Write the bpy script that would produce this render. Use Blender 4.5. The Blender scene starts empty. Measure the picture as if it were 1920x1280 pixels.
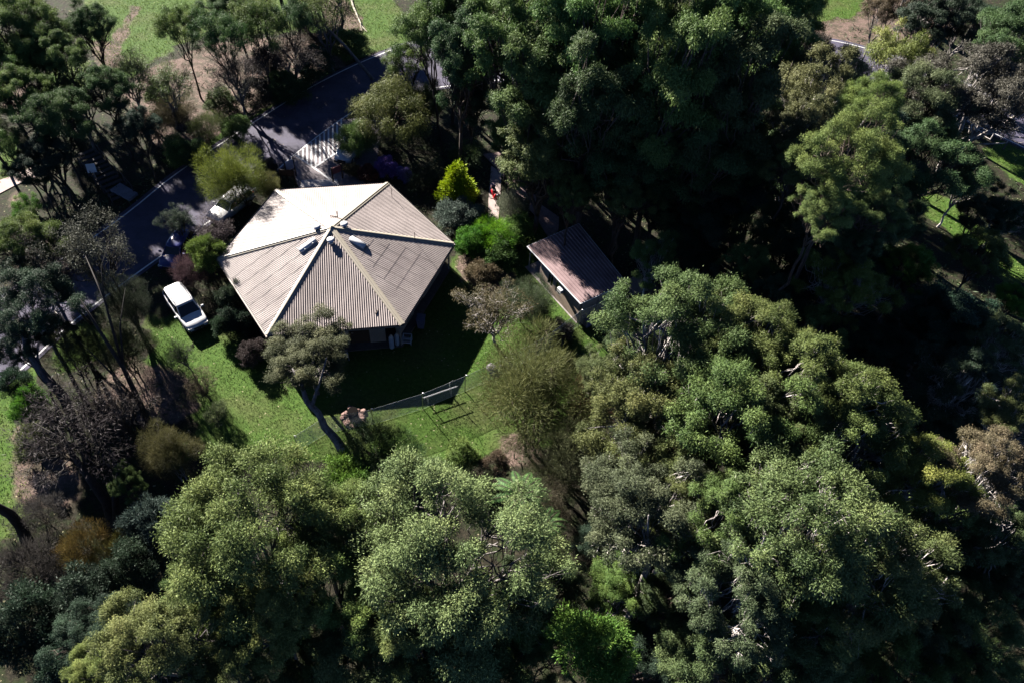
import bpy, math, random
import numpy as np
from mathutils import Vector, Matrix, Euler

# ------------------------------------------------------------------ camera, sky, sun, exposure
sc = bpy.context.scene
CAM_H, PITCH, ROLL, FPX = 45.97, math.radians(50.57), math.radians(5.0), 1420.0
SUN_EL = math.radians(25.5)
SUN_DIR = Vector((-0.67, 0.742, 0)).normalized()          # horizontal direction towards the sun
fw = np.array([0, math.cos(PITCH), -math.sin(PITCH)])
_r = np.array([1.0, 0, 0]); _u = np.cross(_r, fw)
RX = _r * math.cos(ROLL) + _u * math.sin(ROLL)
UY = _u * math.cos(ROLL) - _r * math.sin(ROLL)
cd = bpy.data.cameras.new('camera'); cam = bpy.data.objects.new('camera', cd)
sc.collection.objects.link(cam); sc.camera = cam
cam.matrix_world = Matrix(((RX[0], UY[0], -fw[0], 0), (RX[1], UY[1], -fw[1], 0), (RX[2], UY[2], -fw[2], CAM_H), (0, 0, 0, 1)))
cd.sensor_width = 36; cd.lens = FPX / 1920 * 36; cd.clip_start = 0.5; cd.clip_end = 3000

w = bpy.data.worlds.new('World'); sc.world = w; w.use_nodes = True
nt = w.node_tree; nt.nodes.clear()
sky = nt.nodes.new('ShaderNodeTexSky'); sky.sky_type = 'NISHITA'; sky.sun_disc = False
sky.sun_elevation = SUN_EL; sky.sun_rotation = math.atan2(SUN_DIR.x, SUN_DIR.y)
sky.air_density = 0.19; sky.dust_density = 0.0; sky.ozone_density = 3.0
bg = nt.nodes.new('ShaderNodeBackground'); bg.inputs['Strength'].default_value = 0.05
ow = nt.nodes.new('ShaderNodeOutputWorld')
nt.links.new(sky.outputs[0], bg.inputs[0]); nt.links.new(bg.outputs[0], ow.inputs[0])
sd = bpy.data.lights.new('sun', 'SUN'); sd.energy = 5.0; sd.angle = math.radians(0.5); sd.color = (1.0, 0.93, 0.84)
sun = bpy.data.objects.new('sun', sd); sc.collection.objects.link(sun); sun.location = (0, 0, 80)
tos = Vector((SUN_DIR.x * math.cos(SUN_EL), SUN_DIR.y * math.cos(SUN_EL), math.sin(SUN_EL)))
sun.rotation_euler = tos.to_track_quat('Z', 'Y').to_euler()
sc.view_settings.view_transform = 'Standard'; sc.view_settings.look = 'None'
sc.view_settings.exposure = 2.0; sc.view_settings.gamma = 1.0
sc.cycles.use_denoising = True; sc.cycles.max_bounces = 4; sc.cycles.diffuse_bounces = 0
sc.cycles.glossy_bounces = 2; sc.cycles.transmission_bounces = 2; sc.cycles.transparent_max_bounces = 8
sc.cycles.sample_clamp_indirect = 4

# ------------------------------------------------------------------ helpers
C = sc.collection

def G(x, y, z=0.0):
    """point of the place seen at photo pixel (x, y), at height z"""
    d = fw + RX * (x - 960) / FPX - UY * (y - 640) / FPX
    t = (z - CAM_H) / d[2]
    return Vector((d[0] * t, d[1] * t, z))

def depth(x, y, z=0.0):
    d = fw + RX * (x - 960) / FPX - UY * (y - 640) / FPX
    return (z - CAM_H) / d[2]

def nodes(m):
    m.use_nodes = True
    return m.node_tree.nodes, m.node_tree.links

def mat(name, col, rough=0.7, metal=0.0, spec=0.4, noise=0.0, nscale=4.0, bump=0.0, bscale=20.0, col2=None, coord='Object'):
    m = bpy.data.materials.new(name); n, l = nodes(m); b = n['Principled BSDF']
    b.inputs['Base Color'].default_value = (*col, 1); b.inputs['Roughness'].default_value = rough
    b.inputs['Metallic'].default_value = metal; b.inputs['Specular IOR Level'].default_value = spec
    tc = n.new('ShaderNodeTexCoord')
    if noise or col2:
        t = n.new('ShaderNodeTexNoise'); t.inputs['Scale'].default_value = nscale; t.inputs['Detail'].default_value = 6
        t.inputs['Roughness'].default_value = 0.65
        l.new(tc.outputs[coord], t.inputs['Vector'])
        r = n.new('ShaderNodeValToRGB')
        c2 = col2 or tuple(max(0, c * (1 - noise)) for c in col)
        r.color_ramp.elements[0].color = (*c2, 1); r.color_ramp.elements[1].color = (*[min(1, c * (1 + noise * .5)) for c in col], 1)
        r.color_ramp.elements[0].position = 0.32; r.color_ramp.elements[1].position = 0.68
        l.new(t.outputs['Fac'], r.inputs[0]); l.new(r.outputs[0], b.inputs['Base Color'])
    if bump:
        t2 = n.new('ShaderNodeTexNoise'); t2.inputs['Scale'].default_value = bscale; t2.inputs['Detail'].default_value = 5
        l.new(tc.outputs[coord], t2.inputs['Vector'])
        bp = n.new('ShaderNodeBump'); bp.inputs['Strength'].default_value = bump; bp.inputs['Distance'].default_value = 0.05
        l.new(t2.outputs['Fac'], bp.inputs['Height']); l.new(bp.outputs[0], b.inputs['Normal'])
    return m

class MB:
    def __init__(s): s.v = []; s.f = []
    def add(s, vs, fs):
        o = len(s.v); s.v += [tuple(p) for p in vs]; s.f += [tuple(o + i for i in f) for f in fs]; return s
    def box(s, c, size, rz=0.0, rx=0.0, ry=0.0):
        R = Euler((rx, ry, rz)).to_matrix(); vs = []
        for i in (-.5, .5):
            for j in (-.5, .5):
                for k in (-.5, .5):
                    vs.append(Vector(c) + R @ Vector((i * size[0], j * size[1], k * size[2])))
        return s.add(vs, [(0, 1, 3, 2), (4, 6, 7, 5), (0, 4, 5, 1), (2, 3, 7, 6), (0, 2, 6, 4), (1, 5, 7, 3)])
    def tube(s, pts, rad, n=8, cap=True):
        pts = [Vector(p) for p in pts]
        if not hasattr(rad, '__len__'): rad = [rad] * len(pts)
        vs = []; fs = []
        for i, p in enumerate(pts):
            d = (pts[min(i + 1, len(pts) - 1)] - pts[max(i - 1, 0)]).normalized()
            a = d.cross(Vector((0, 0, 1)) if abs(d.z) < .9 else Vector((1, 0, 0))).normalized(); b = d.cross(a)
            for k in range(n):
                t = 2 * math.pi * k / n
                vs.append(p + (a * math.cos(t) + b * math.sin(t)) * rad[i])
        for i in range(len(pts) - 1):
            for k in range(n):
                k2 = (k + 1) % n
                fs.append((i * n + k, i * n + k2, (i + 1) * n + k2, (i + 1) * n + k))
        if cap:
            fs.append(tuple(range(n - 1, -1, -1))); fs.append(tuple((len(pts) - 1) * n + k for k in range(n)))
        return s.add(vs, fs)
    def prism(s, poly, z0, z1):
        n = len(poly)
        vs = [(p[0], p[1], z0) for p in poly] + [(p[0], p[1], z1) for p in poly]
        fs = [tuple(range(n - 1, -1, -1)), tuple(range(n, 2 * n))]
        fs += [(i, (i + 1) % n, n + (i + 1) % n, n + i) for i in range(n)]
        return s.add(vs, fs)
    def build(s, name, m, parent=None, smooth=False, loc=None):
        me = bpy.data.meshes.new(name)
        o = bpy.data.objects.new(name, me)
        off = Vector((0, 0, 0))
        if parent is not None and parent.type == 'EMPTY' and loc is None: off = Vector(parent.location)
        if loc is not None: off = Vector(loc)
        if parent is not None and parent.type == 'MESH': off = Vector(parent.get('_off', (0, 0, 0)))
        me.from_pydata([tuple(Vector(v) - off) for v in s.v], [], s.f); me.update()
        me.validate()
        if smooth:
            me.shade_smooth()
        if m: me.materials.append(m)
        C.objects.link(o)
        o['_off'] = tuple(off)
        if parent is not None: o.parent = parent
        elif loc is not None: o.location = off
        return o

def tag(o, label=None, cat=None, group=None, kind=None):
    if label: o['label'] = label
    if cat: o['category'] = cat
    if group: o['group'] = group
    if kind: o['kind'] = kind
    return o

def empty(name, loc, label, cat, group=None):
    e = bpy.data.objects.new(name, None); C.objects.link(e); e.location = loc
    e.empty_display_size = 0.3
    return tag(e, label, cat, group)

# ------------------------------------------------------------------ ground
def in_poly(px, py, poly):
    inside = np.zeros(px.shape, bool); n = len(poly)
    for i in range(n):
        x1, y1 = poly[i]; x2, y2 = poly[(i + 1) % n]
        c = ((y1 > py) != (y2 > py)) & (px < (x2 - x1) * (py - y1) / (y2 - y1 + 1e-12) + x1)
        inside ^= c
    return inside

def W(poly): return [tuple(G(x, y)[:2]) for x, y in poly]

GRASS = [W(p) for p in [
    [(268, 600), (330, 590), (400, 600), (470, 640), (520, 640), (760, 640), (860, 470), (990, 470), (1080, 600), (1150, 640), (1180, 720), (1100, 820), (950, 850), (820, 870), (700, 885), (560, 860), (400, 870), (350, 780), (325, 700), (283, 680)],
    [(190, -60), (700, -60), (790, 70), (700, 100), (640, 118), (615, 60), (560, 60), (400, 70), (330, 85), (250, 150), (190, 130), (150, 40)],
    [(100, 110), (170, 120), (160, 160), (90, 160)], [(0, 250), (30, 260), (28, 330), (0, 345)],
    [(1480, -40), (1620, 0), (1640, 30), (1580, 45), (1500, 40)],
    [(1870, 262), (1990, 300), (1990, 400), (1900, 330), (1840, 285)], [(1680, 340), (1740, 350), (1860, 440), (1940, 520), (1900, 540), (1800, 450), (1700, 385)],
    [(-60, 700), (60, 690), (75, 760), (60, 830), (40, 880), (60, 920), (30, 1010), (-60, 1010)],
    [(440, 200), (520, 180), (620, 128), (640, 136), (540, 195), (400, 285), (330, 325), (300, 300), (360, 260)],
    [(120, 620), (170, 600), (210, 640), (160, 700), (90, 690)],
    [(960, 380), (1050, 440), (1020, 480), (900, 470)],
]]
PINK = [W(p) for p in [
    [(205, 690), (250, 670), (330, 690), (385, 760), (330, 800), (285, 790), (200, 790), (170, 740)],
    [(280, 130), (400, 80), (640, 60), (660, 110), (560, 170), (430, 240), (340, 300), (270, 260), (230, 170)],
    [(252, 8), (268, 14), (222, 92), (232, 125), (180, 130), (170, 70), (205, 85)],
    [(1520, 45), (1600, 30), (1640, 10), (1620, -40), (1800, -40), (1790, 60), (1700, 120), (1600, 85), (1520, 70)],
    [(0, 120), (50, 130), (60, 200), (0, 210)], [(20, 350), (50, 360), (40, 400), (10, 390)],
    [(30, 790), (120, 830), (160, 930), (60, 960), (20, 900)],
    [(1170, 520), (1240, 520), (1240, 570), (1180, 570)],
    [(640, -10), (600, 10), (620, 60), (690, 60)],
    [(930, 820), (1000, 800), (1010, 880), (940, 870)],
    [(860, 470), (920, 480), (990, 540), (960, 560), (900, 540), (850, 500)],
]]
def axis(lo, hi, step, far):
    a = list(np.arange(lo, hi + .01, step)); s = step; x = hi; y = lo; pre = []
    while x < far: s *= 1.5; x += s; a.append(x)
    s = step
    while y > -far: s *= 1.5; y -= s; pre.append(y)
    return np.array(pre[::-1] + a)
gx = axis(-75, 80, 0.5, 900); gy = axis(2, 120, 0.5, 900)
XX, YY = np.meshgrid(gx, gy)
rng = np.random.default_rng(5)
def warp(X, Y, s, a):
    return a * (np.sin(X / s * 1.7 + np.sin(Y / s) * 2) + np.sin(Y / s * 2.3 + np.cos(X / s * 1.3) * 2) * .7)
PX = XX + warp(XX, YY, 1.3, .25); PY = YY + warp(YY, XX, 1.1, .25)
gm = np.zeros(XX.shape); pm = np.zeros(XX.shape)
for p in GRASS: gm = np.maximum(gm, in_poly(PX, PY, p))
for p in PINK: pm = np.maximum(pm, in_poly(PX, PY, p))
def blur(a, k=1):
    for _ in range(k):
        b = np.pad(a, 1, 'edge'); a = (b[1:-1, 1:-1] * 2 + b[:-2, 1:-1] + b[2:, 1:-1] + b[1:-1, :-2] + b[1:-1, 2:]) / 6
    return a
gm = blur(gm, 2); pm = blur(pm, 2)
def grid_mesh(name, X, Y, Z, m):
    ny, nx = X.shape
    co = np.stack([X, Y, Z], -1).reshape(-1, 3).astype(np.float32)
    i = np.arange(ny * nx).reshape(ny, nx)
    f = np.stack([i[:-1, :-1], i[:-1, 1:], i[1:, 1:], i[1:, :-1]], -1).reshape(-1, 4)
    return fast_mesh(name, co, f, m)
def fast_mesh(name, co, f, m):
    me = bpy.data.meshes.new(name)
    me.vertices.add(len(co)); me.vertices.foreach_set('co', co.astype(np.float32).ravel())
    me.loops.add(f.size); me.loops.foreach_set('vertex_index', f.astype(np.int32).ravel())
    me.polygons.add(len(f)); me.polygons.foreach_set('loop_start', np.arange(0, f.size, f.shape[1], dtype=np.int32))
    me.update(calc_edges=True)
    if m: me.materials.append(m)
    return me

def ground_material():
    m = bpy.data.materials.new('ground_mix'); n, l = nodes(m); b = n['Principled BSDF']
    b.inputs['Roughness'].default_value = 0.9; b.inputs['Specular IOR Level'].default_value = 0.15
    tc = n.new('ShaderNodeTexCoord')
    def noise(s, d=6, r=.6):
        t = n.new('ShaderNodeTexNoise'); t.inputs['Scale'].default_value = s; t.inputs['Detail'].default_value = d
        t.inputs['Roughness'].default_value = r; l.new(tc.outputs['Object'], t.inputs['Vector']); return t
    def ramp(t, stops, out='Fac'):
        r = n.new('ShaderNodeValToRGB'); e = r.color_ramp.elements
        while len(e) < len(stops): e.new(.5)
        for k, (p, c) in enumerate(stops): e[k].position = p; e[k].color = (*c, 1)
        l.new(t.outputs[out], r.inputs[0]); return r
    def mix(f, a, c):
        x = n.new('ShaderNodeMix'); x.data_type = 'RGBA'
        if isinstance(f, float): x.inputs[0].default_value = f
        else: l.new(f, x.inputs[0])
        l.new(a, x.inputs[6]); l.new(c, x.inputs[7]); return x.outputs[2]
    fine = noise(3.5, 10, .75); big = noise(.22, 4); mid = noise(1.2, 6)
    grass = ramp(fine, [(.25, (.025, .05, .010)), (.5, (.062, .125, .020)), (.75, (.125, .19, .045))])
    dry = ramp(fine, [(.3, (.06, .07, .025)), (.7, (.15, .155, .065))])
    g = mix(ramp(big, [(.46, (0, 0, 0)), (.64, (.6, .6, .6))]).outputs[0], grass.outputs[0], dry.outputs[0])
    pink = ramp(noise(5, 10, .8), [(.3, (.06, .04, .035)), (.5, (.17, .12, .10)), (.7, (.34, .25, .22))])
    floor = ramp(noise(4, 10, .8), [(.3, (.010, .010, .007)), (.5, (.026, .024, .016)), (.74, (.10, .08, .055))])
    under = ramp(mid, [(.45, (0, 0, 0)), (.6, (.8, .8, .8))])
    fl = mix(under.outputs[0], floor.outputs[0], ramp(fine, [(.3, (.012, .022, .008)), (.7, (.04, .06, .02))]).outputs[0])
    ag = n.new('ShaderNodeAttribute'); ag.attribute_name = 'grass'
    ap = n.new('ShaderNodeAttribute'); ap.attribute_name = 'litter'
    def edge(att):
        s = n.new('ShaderNodeMath'); s.operation = 'ADD'; l.new(att.outputs['Fac'], s.inputs[0])
        s2 = n.new('ShaderNodeMath'); s2.operation = 'SUBTRACT'; l.new(mid.outputs['Fac'], s2.inputs[0]); s2.inputs[1].default_value = .5
        l.new(s2.outputs[0], s.inputs[1])
        r = n.new('ShaderNodeMapRange'); r.inputs[1].default_value = .35; r.inputs[2].default_value = .65; l.new(s.outputs[0], r.inputs[0])
        return r.outputs[0]
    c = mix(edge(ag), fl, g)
    pv = ramp(noise(.75, 8, .7), [(.42, (.15, .15, .15)), (.56, (1, 1, 1))])
    pk_ = mix(pv.outputs[0], ramp(fine, [(.3, (.03, .035, .02)), (.7, (.10, .085, .06))]).outputs[0], pink.outputs[0]); c = mix(edge(ap), c, pk_)
    # fallen leaves: small pale flecks
    v = n.new('ShaderNodeTexVoronoi'); v.inputs['Scale'].default_value = 2.6; l.new(tc.outputs['Object'], v.inputs['Vector'])
    fr = n.new('ShaderNodeMath'); fr.operation = 'LESS_THAN'; l.new(v.outputs['Distance'], fr.inputs[0]); fr.inputs[1].default_value = .15
    sp = n.new('ShaderNodeMath'); sp.operation = 'GREATER_THAN'; l.new(mid.outputs['Fac'], sp.inputs[0]); sp.inputs[1].default_value = .52
    mu = n.new('ShaderNodeMath'); mu.operation = 'MULTIPLY'; l.new(fr.outputs[0], mu.inputs[0]); l.new(sp.outputs[0], mu.inputs[1])
    pc = n.new('ShaderNodeRGB'); pc.outputs[0].default_value = (.36, .33, .2, 1)
    mu2 = n.new('ShaderNodeMath'); mu2.operation = 'MULTIPLY'; l.new(mu.outputs[0], mu2.inputs[0]); mu2.inputs[1].default_value = .8
    c = mix(mu2.outputs[0], c, pc.outputs[0])
    l.new(c, b.inputs['Base Color'])
    bp = n.new('ShaderNodeBump'); bp.inputs['Strength'].default_value = .7; bp.inputs['Distance'].default_value = .12
    l.new(fine.outputs['Fac'], bp.inputs['Height']); l.new(bp.outputs[0], b.inputs['Normal'])
    return m
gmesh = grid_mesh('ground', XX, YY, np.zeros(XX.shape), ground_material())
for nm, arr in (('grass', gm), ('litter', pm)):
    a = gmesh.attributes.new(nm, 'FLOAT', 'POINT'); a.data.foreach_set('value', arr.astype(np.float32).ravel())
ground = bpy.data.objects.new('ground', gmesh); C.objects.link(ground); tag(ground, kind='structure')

# road
L1 = [(-200, 700), (205, 425), (340, 320), (540, 190), (640, 135), (720, 100), (765, 84), (860, 58), (1000, 40), (1200, 35), (1400, 50), (1535, 73), (1610, 88), (1760, 135), (1920, 215), (2050, 280)]
L2 = [(-160, 830), (30, 700), (130, 610), (220, 540), (310, 475), (490, 345), (545, 297), (625, 235), (700, 190), (790, 170), (900, 155), (1100, 135), (1300, 125), (1420, 122), (1520, 130), (1600, 145), (1740, 195), (1900, 268), (2050, 340)]
def resample(P, n=90):
    P = [G(*p) for p in P]; out = []
    for i in range(len(P) - 1):
        p0, p1, p2, p3 = P[max(i - 1, 0)], P[i], P[i + 1], P[min(i + 2, len(P) - 1)]
        for k in range(8):
            t = k / 8
            out.append(.5 * ((2 * p1) + (p2 - p0) * t + (2 * p0 - 5 * p1 + 4 * p2 - p3) * t * t + (3 * p1 - p0 - 3 * p2 + p3) * t ** 3))
    out.append(P[-1]); d = [0]
    for i in range(1, len(out)): d.append(d[-1] + (out[i] - out[i - 1]).length)
    res = []
    for s in np.linspace(0, d[-1], n):
        j = min(max(np.searchsorted(d, s), 1), len(d) - 1); t = (s - d[j - 1]) / (d[j] - d[j - 1] + 1e-9)
        res.append(out[j - 1].lerp(out[j], float(t)))
    return res
A1, A2 = resample(L1), resample(L2)
mroad = mat('asphalt', (.076, .070, .112), .85, noise=.45, nscale=.5, bump=.5, bscale=30)
def litter_over(m, scale, amount, col):
    n, l = nodes(m); b = n['Principled BSDF']; src = b.inputs['Base Color'].links[0].from_socket; g = n.new('ShaderNodeNewGeometry')
    v = n.new('ShaderNodeTexVoronoi'); v.inputs['Scale'].default_value = scale; l.new(g.outputs['Position'], v.inputs['Vector'])
    t = n.new('ShaderNodeTexNoise'); t.inputs['Scale'].default_value = .35; t.inputs['Detail'].default_value = 6; l.new(g.outputs['Position'], t.inputs['Vector'])
    a = n.new('ShaderNodeMapRange'); a.inputs[1].default_value = .45; a.inputs[2].default_value = .7; a.inputs[4].default_value = amount; l.new(t.outputs['Fac'], a.inputs[0])
    c = n.new('ShaderNodeMath'); c.operation = 'LESS_THAN'; l.new(v.outputs['Distance'], c.inputs[0]); l.new(a.outputs[0], c.inputs[1])
    x = n.new('ShaderNodeMix'); x.data_type = 'RGBA'; l.new(c.outputs[0], x.inputs[0]); l.new(src, x.inputs[6]); x.inputs[7].default_value = (*col, 1); l.new(x.outputs[2], b.inputs['Base Color'])
litter_over(mroad, 2.2, .30, (.15, .12, .10))
mpaint = mat('road_paint', (.75, .75, .76), .6, noise=.25, nscale=3)
mconc = mat('concrete', (.36, .32, .31), .85, noise=.25, nscale=1.5, bump=.3, bscale=25)
def ribbon(P, Q, z, name, m, kind='structure', thick=0.0):
    b = MB(); n = len(P)
    b.add([(p.x, p.y, z) for p in P] + [(q.x, q.y, z) for q in Q], [(i, n + i, n + i + 1, i + 1) for i in range(n - 1)])
    if thick:
        b.add([(p.x, p.y, z) for p in P] + [(p.x, p.y, z - thick) for p in P], [(i, i + 1, n + i + 1, n + i) for i in range(n - 1)])
        b.add([(p.x, p.y, z) for p in Q] + [(p.x, p.y, z - thick) for p in Q], [(i, i + 1, n + i + 1, n + i) for i in range(n - 1)])
    o = b.build(name, m)
    if kind: tag(o, kind=kind)
    return o
def out(P, Q, d): return [p + (p - q).normalized() * d for p, q in zip(P, Q)]
ribbon(out(A1, A2, .55), out(A2, A1, .45), .03, 'road', mroad)
def off(P, d):
    r = []
    for i, p in enumerate(P):
        t = (P[min(i + 1, len(P) - 1)] - P[max(i - 1, 0)]).normalized(); r.append(p + Vector((-t.y, t.x, 0)) * d)
    return r
for P in (A1, A2): ribbon(off(P, .07), off(P, -.07), .036, 'road_marking', mpaint)
# parking apron with hatching
ap = [(540, 300), (640, 226), (720, 215), (700, 345), (560, 352)]
o = MB().add([G(*p, .036) for p in ap], [tuple(range(5))]).build('pavement', mat('worn_asphalt', (.20, .175, .19), .85, noise=.25, nscale=1.2, bump=.3)); tag(o, kind='structure')
def stripe(p, q, wd, z=.041):
    a, c = G(*p), G(*q); t = (c - a).normalized(); s = Vector((-t.y, t.x, 0)) * wd / 2
    return [(v.x, v.y, z) for v in (a - s, c - s, c + s, a + s)]
mb = MB()
def yl2(x): return 297 - (x - 545) * (62 / 80)
for i in range(11):
    x = 560 + i * 8.0
    yb = 294 + (x - 556) * .66 if x < 590 else 316 - (x - 590) * .68
    mb.add(stripe((x, yl2(x) + 1), (x, yb), .16), [(0, 1, 2, 3)])
mb.build('hatch_marking', mpaint); tag(bpy.data.objects['hatch_marking'], kind='structure')
mb = MB()
mb.add(stripe((554, 292), (625, 341), .2, .046), [(0, 1, 2, 3)]); mb.add(stripe((590, 315), (660, 268), .2, .050), [(0, 1, 2, 3)])
mb.build('bay_marking', mpaint); tag(bpy.data.objects['bay_marking'], kind='structure')
def slab(name, poly, z, m, kind='structure', base=-.05):
    o = MB().prism([G(*p)[:2] for p in poly][::-1], base, z).build(name, m)
    tag(o, kind=kind); return o
mpale = mat('pale_concrete', (.62, .58, .58), .8, noise=.2, nscale=2)
slab('house_pavement', [(566, 340), (632, 338), (640, 360), (560, 362)], .12, mpale)
mpath = mat('path_concrete', (.44, .35, .33), .85, noise=.2, nscale=1.2, bump=.25)
slab('garden_path', [(921, 312), (940, 325), (938, 372), (932, 440), (914, 440), (916, 372)], .06, mpath)
slab('path', [(905, 290), (950, 285), (985, 340), (1015, 385), (1048, 408), (1047, 432), (1030, 450), (1003, 405), (960, 360), (936, 322)], .055, mat('brick_path', (.30, .21, .20), .9, noise=.3, nscale=3))
slab('side_path', [(-60, 372), (-20, 345), (28, 330), (60, 315), (70, 332), (30, 348), (-40, 385)], .06, mpath)
slab('shed_pavement', [(1175, 525), (1200, 515), (1215, 545), (1180, 555)], .05, mpath)

# ------------------------------------------------------------------ the six-sided house
EZ = 2.9
RC = [G(x, y, EZ) for x, y in [(518, 357), (727, 344), (851, 458), (755, 609), (501, 629), (408, 486)]]   # clockwise seen from above
APX = G(622, 428, 4.95)
HC = sum(RC, Vector()) / 6
house = empty('house', (HC.x, HC.y, 0), 'six-sided house with a ribbed cream metal roof rising to a central point', 'house')

def roof_mat(name, col, seams):
    m = mat(name, col, .6, spec=.2, noise=.12, nscale=.8)
    n, l = nodes(m); b = n['Principled BSDF']
    src = b.inputs['Base Color'].links[0].from_socket
    g = n.new('ShaderNodeNewGeometry'); t = n.new('ShaderNodeTexNoise'); t.inputs['Scale'].default_value = 9; t.inputs['Detail'].default_value = 8
    l.new(g.outputs['Position'], t.inputs['Vector'])
    mp = n.new('ShaderNodeMapRange'); mp.inputs[1].default_value = .3; mp.inputs[2].default_value = .7; mp.inputs[3].default_value = .86; mp.inputs[4].default_value = 1.08
    l.new(t.outputs['Fac'], mp.inputs[0])
    t3 = n.new('ShaderNodeTexNoise'); t3.inputs['Scale'].default_value = .45; t3.inputs['Detail'].default_value = 5; l.new(g.outputs['Position'], t3.inputs['Vector'])
    m3 = n.new('ShaderNodeMapRange'); m3.inputs[1].default_value = .4; m3.inputs[2].default_value = .65; m3.inputs[3].default_value = .84; m3.inputs[4].default_value = 1.04; l.new(t3.outputs['Fac'], m3.inputs[0])
    mm = n.new('ShaderNodeMath'); mm.operation = 'MULTIPLY'; l.new(mp.outputs[0], mm.inputs[0]); l.new(m3.outputs[0], mm.inputs[1])
    x = n.new('ShaderNodeVectorMath'); x.operation = 'SCALE'; l.new(src, x.inputs[0]); l.new(mm.outputs[0], x.inputs['Scale'])
    l.new(x.outputs[0], b.inputs['Base Color'])
    return m
mroof = roof_mat('roof_metal', (.46, .40, .385), True)
mcap = mat('ridge_flashing', (.42, .38, .31), .45, noise=.1)
mfascia = mat('fascia_paint', (.42, .37, .32), .6, noise=.1)
mwall = mat('house_wall', (.62, .48, .36), .85, noise=.12, nscale=2)
mdark = mat('dark_timber', (.05, .035, .03), .8, noise=.3)
mglass = mat('window_glass', (.02, .025, .03), .08, spec=.8)
mframe = mat('window_frame', (.45, .42, .38), .5)
msteel = mat('galvanised_steel', (.55, .56, .58), .35, metal=.8)
mwhite = mat('white_enamel', (.78, .79, .82), .3, spec=.5, noise=.05)

def corrugated(mb, A, B, top, pitch, hgt, flat=.62):
    """triangular or trapezoid sheet from eave A-B up to `top`, ribs running up the slope"""
    e = (B - A); L = e.length; e.normalize()
    nrm = e.cross(top - A).normalized()
    if nrm.z < 0: nrm = -nrm
    up = nrm.cross(e)
    if (top - A).dot(up) < 0: up = -up
    tu, tv = (top - A).dot(e), (top - A).dot(up)
    us = []; k = 0
    while k * pitch < L:
        u = k * pitch
        for du, h in ((0, 0), (pitch * flat, 0), (pitch * (flat + (.10 if flat > .5 else .22)), hgt), (pitch * (.90 if flat > .5 else .78), hgt)):
            if u + du < L: us.append((u + du, h))
        k += 1
    us.append((L, 0)); vs = []; fs = []
    for u, h in us:
        vt = tv * (u / tu if u < tu else (L - u) / (L - tu))
        hh = h if vt > .05 else 0
        vs.append(A + e * u + nrm * hh); vs.append(A + e * u + up * max(vt, 0) + nrm * hh)
    for i in range(len(us) - 1):
        a = 2 * i; fs.append((a, a + 2, a + 3, a + 1))
    mb.add(vs, fs)

for i in range(6):
    A, B = RC[i], RC[(i + 1) % 6]
    m_ = MB(); corrugated(m_, A, B, APX, (.18, .17, .17, .165, .17, .18)[i], (.03, .022, .022, .044, .022, .03)[i], .34 if i == 3 else .62)
    m_.build('roof', mroof, house)
# panel seams lying on two faces (laps of the sheets)
mseam = mat('lap_seam', (.27, .22, .21), .6)
def face_pt(i, s, t):
    A, B = RC[i], RC[(i + 1) % 6]
    e = A.lerp(B, s); return e.lerp(APX, t)
for i in range(6):
    A, B = RC[i], RC[(i + 1) % 6]; mb = MB()
    # ridge cap to the corner A
    d = (APX - A).normalized(); s = d.cross(Vector((0, 0, 1))).normalized(); up = s.cross(d).normalized()
    if up.z < 0: up = -up
    P0 = A + d * .02; P1 = APX
    prof = [(-.24, -.02), (-.2, .045), (-.06, .085), (-.045, .12), (.045, .12), (.06, .085), (.2, .045), (.24, -.02)]
    vs = []
    for P in (P0, P1):
        for a, h in prof: vs.append(P + s * a + up * (h + .01))
    n_ = len(prof)
    mb.add(vs, [(k, k + 1, n_ + k + 1, n_ + k) for k in range(n_ - 1)] + [tuple(range(n_))[::-1], tuple(range(n_, 2 * n_))])
    mb.build('ridge_cap', mcap, house)
# sheet lap lines across the C-D and E-F faces
for i, rows, cols in ((2, (.22, .36, .5, .64), (.3, .4, .5, .6, .7)), (4, (.5,), (.12, .24, .36, .48, .6, .72))):
    mb = MB()
    A, B = RC[i], RC[(i + 1) % 6]; e = (B - A).normalized(); nrm = e.cross(APX - A).normalized()
    if nrm.z < 0: nrm = -nrm
    for s in cols:
        p = A.lerp(B, s); mid = A.lerp(B, .5)
        upv = (APX - mid); f = 1 - abs(s - .5) / .5
        p0 = p + upv * (.12 if i == 2 else .02) * f; p1 = p + upv * f * (.72 if i == 2 else .97)
        mb.tube([p0 + nrm * .026, p1 + nrm * .026], .010, 4)
    if i == 2:
        for t in rows:
            a_, b_ = face_pt(i, .18, t), face_pt(i, .8, t)
            mb.tube([a_ + nrm * .026, b_ + nrm * .026], .010, 4)
    mb.build('lap_seam', mseam, house)
mb = MB()
pk = [APX + Vector((.42 * math.cos(k * math.pi / 3 + .3), .42 * math.sin(k * math.pi / 3 + .3), -.02)) for k in range(6)]
mb.add(pk + [APX + Vector((0, 0, .24))], [(k, (k + 1) % 6, 6) for k in range(6)] + [tuple(range(6))[::-1]])
mb.build('apex_cap', mcap, house)
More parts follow.
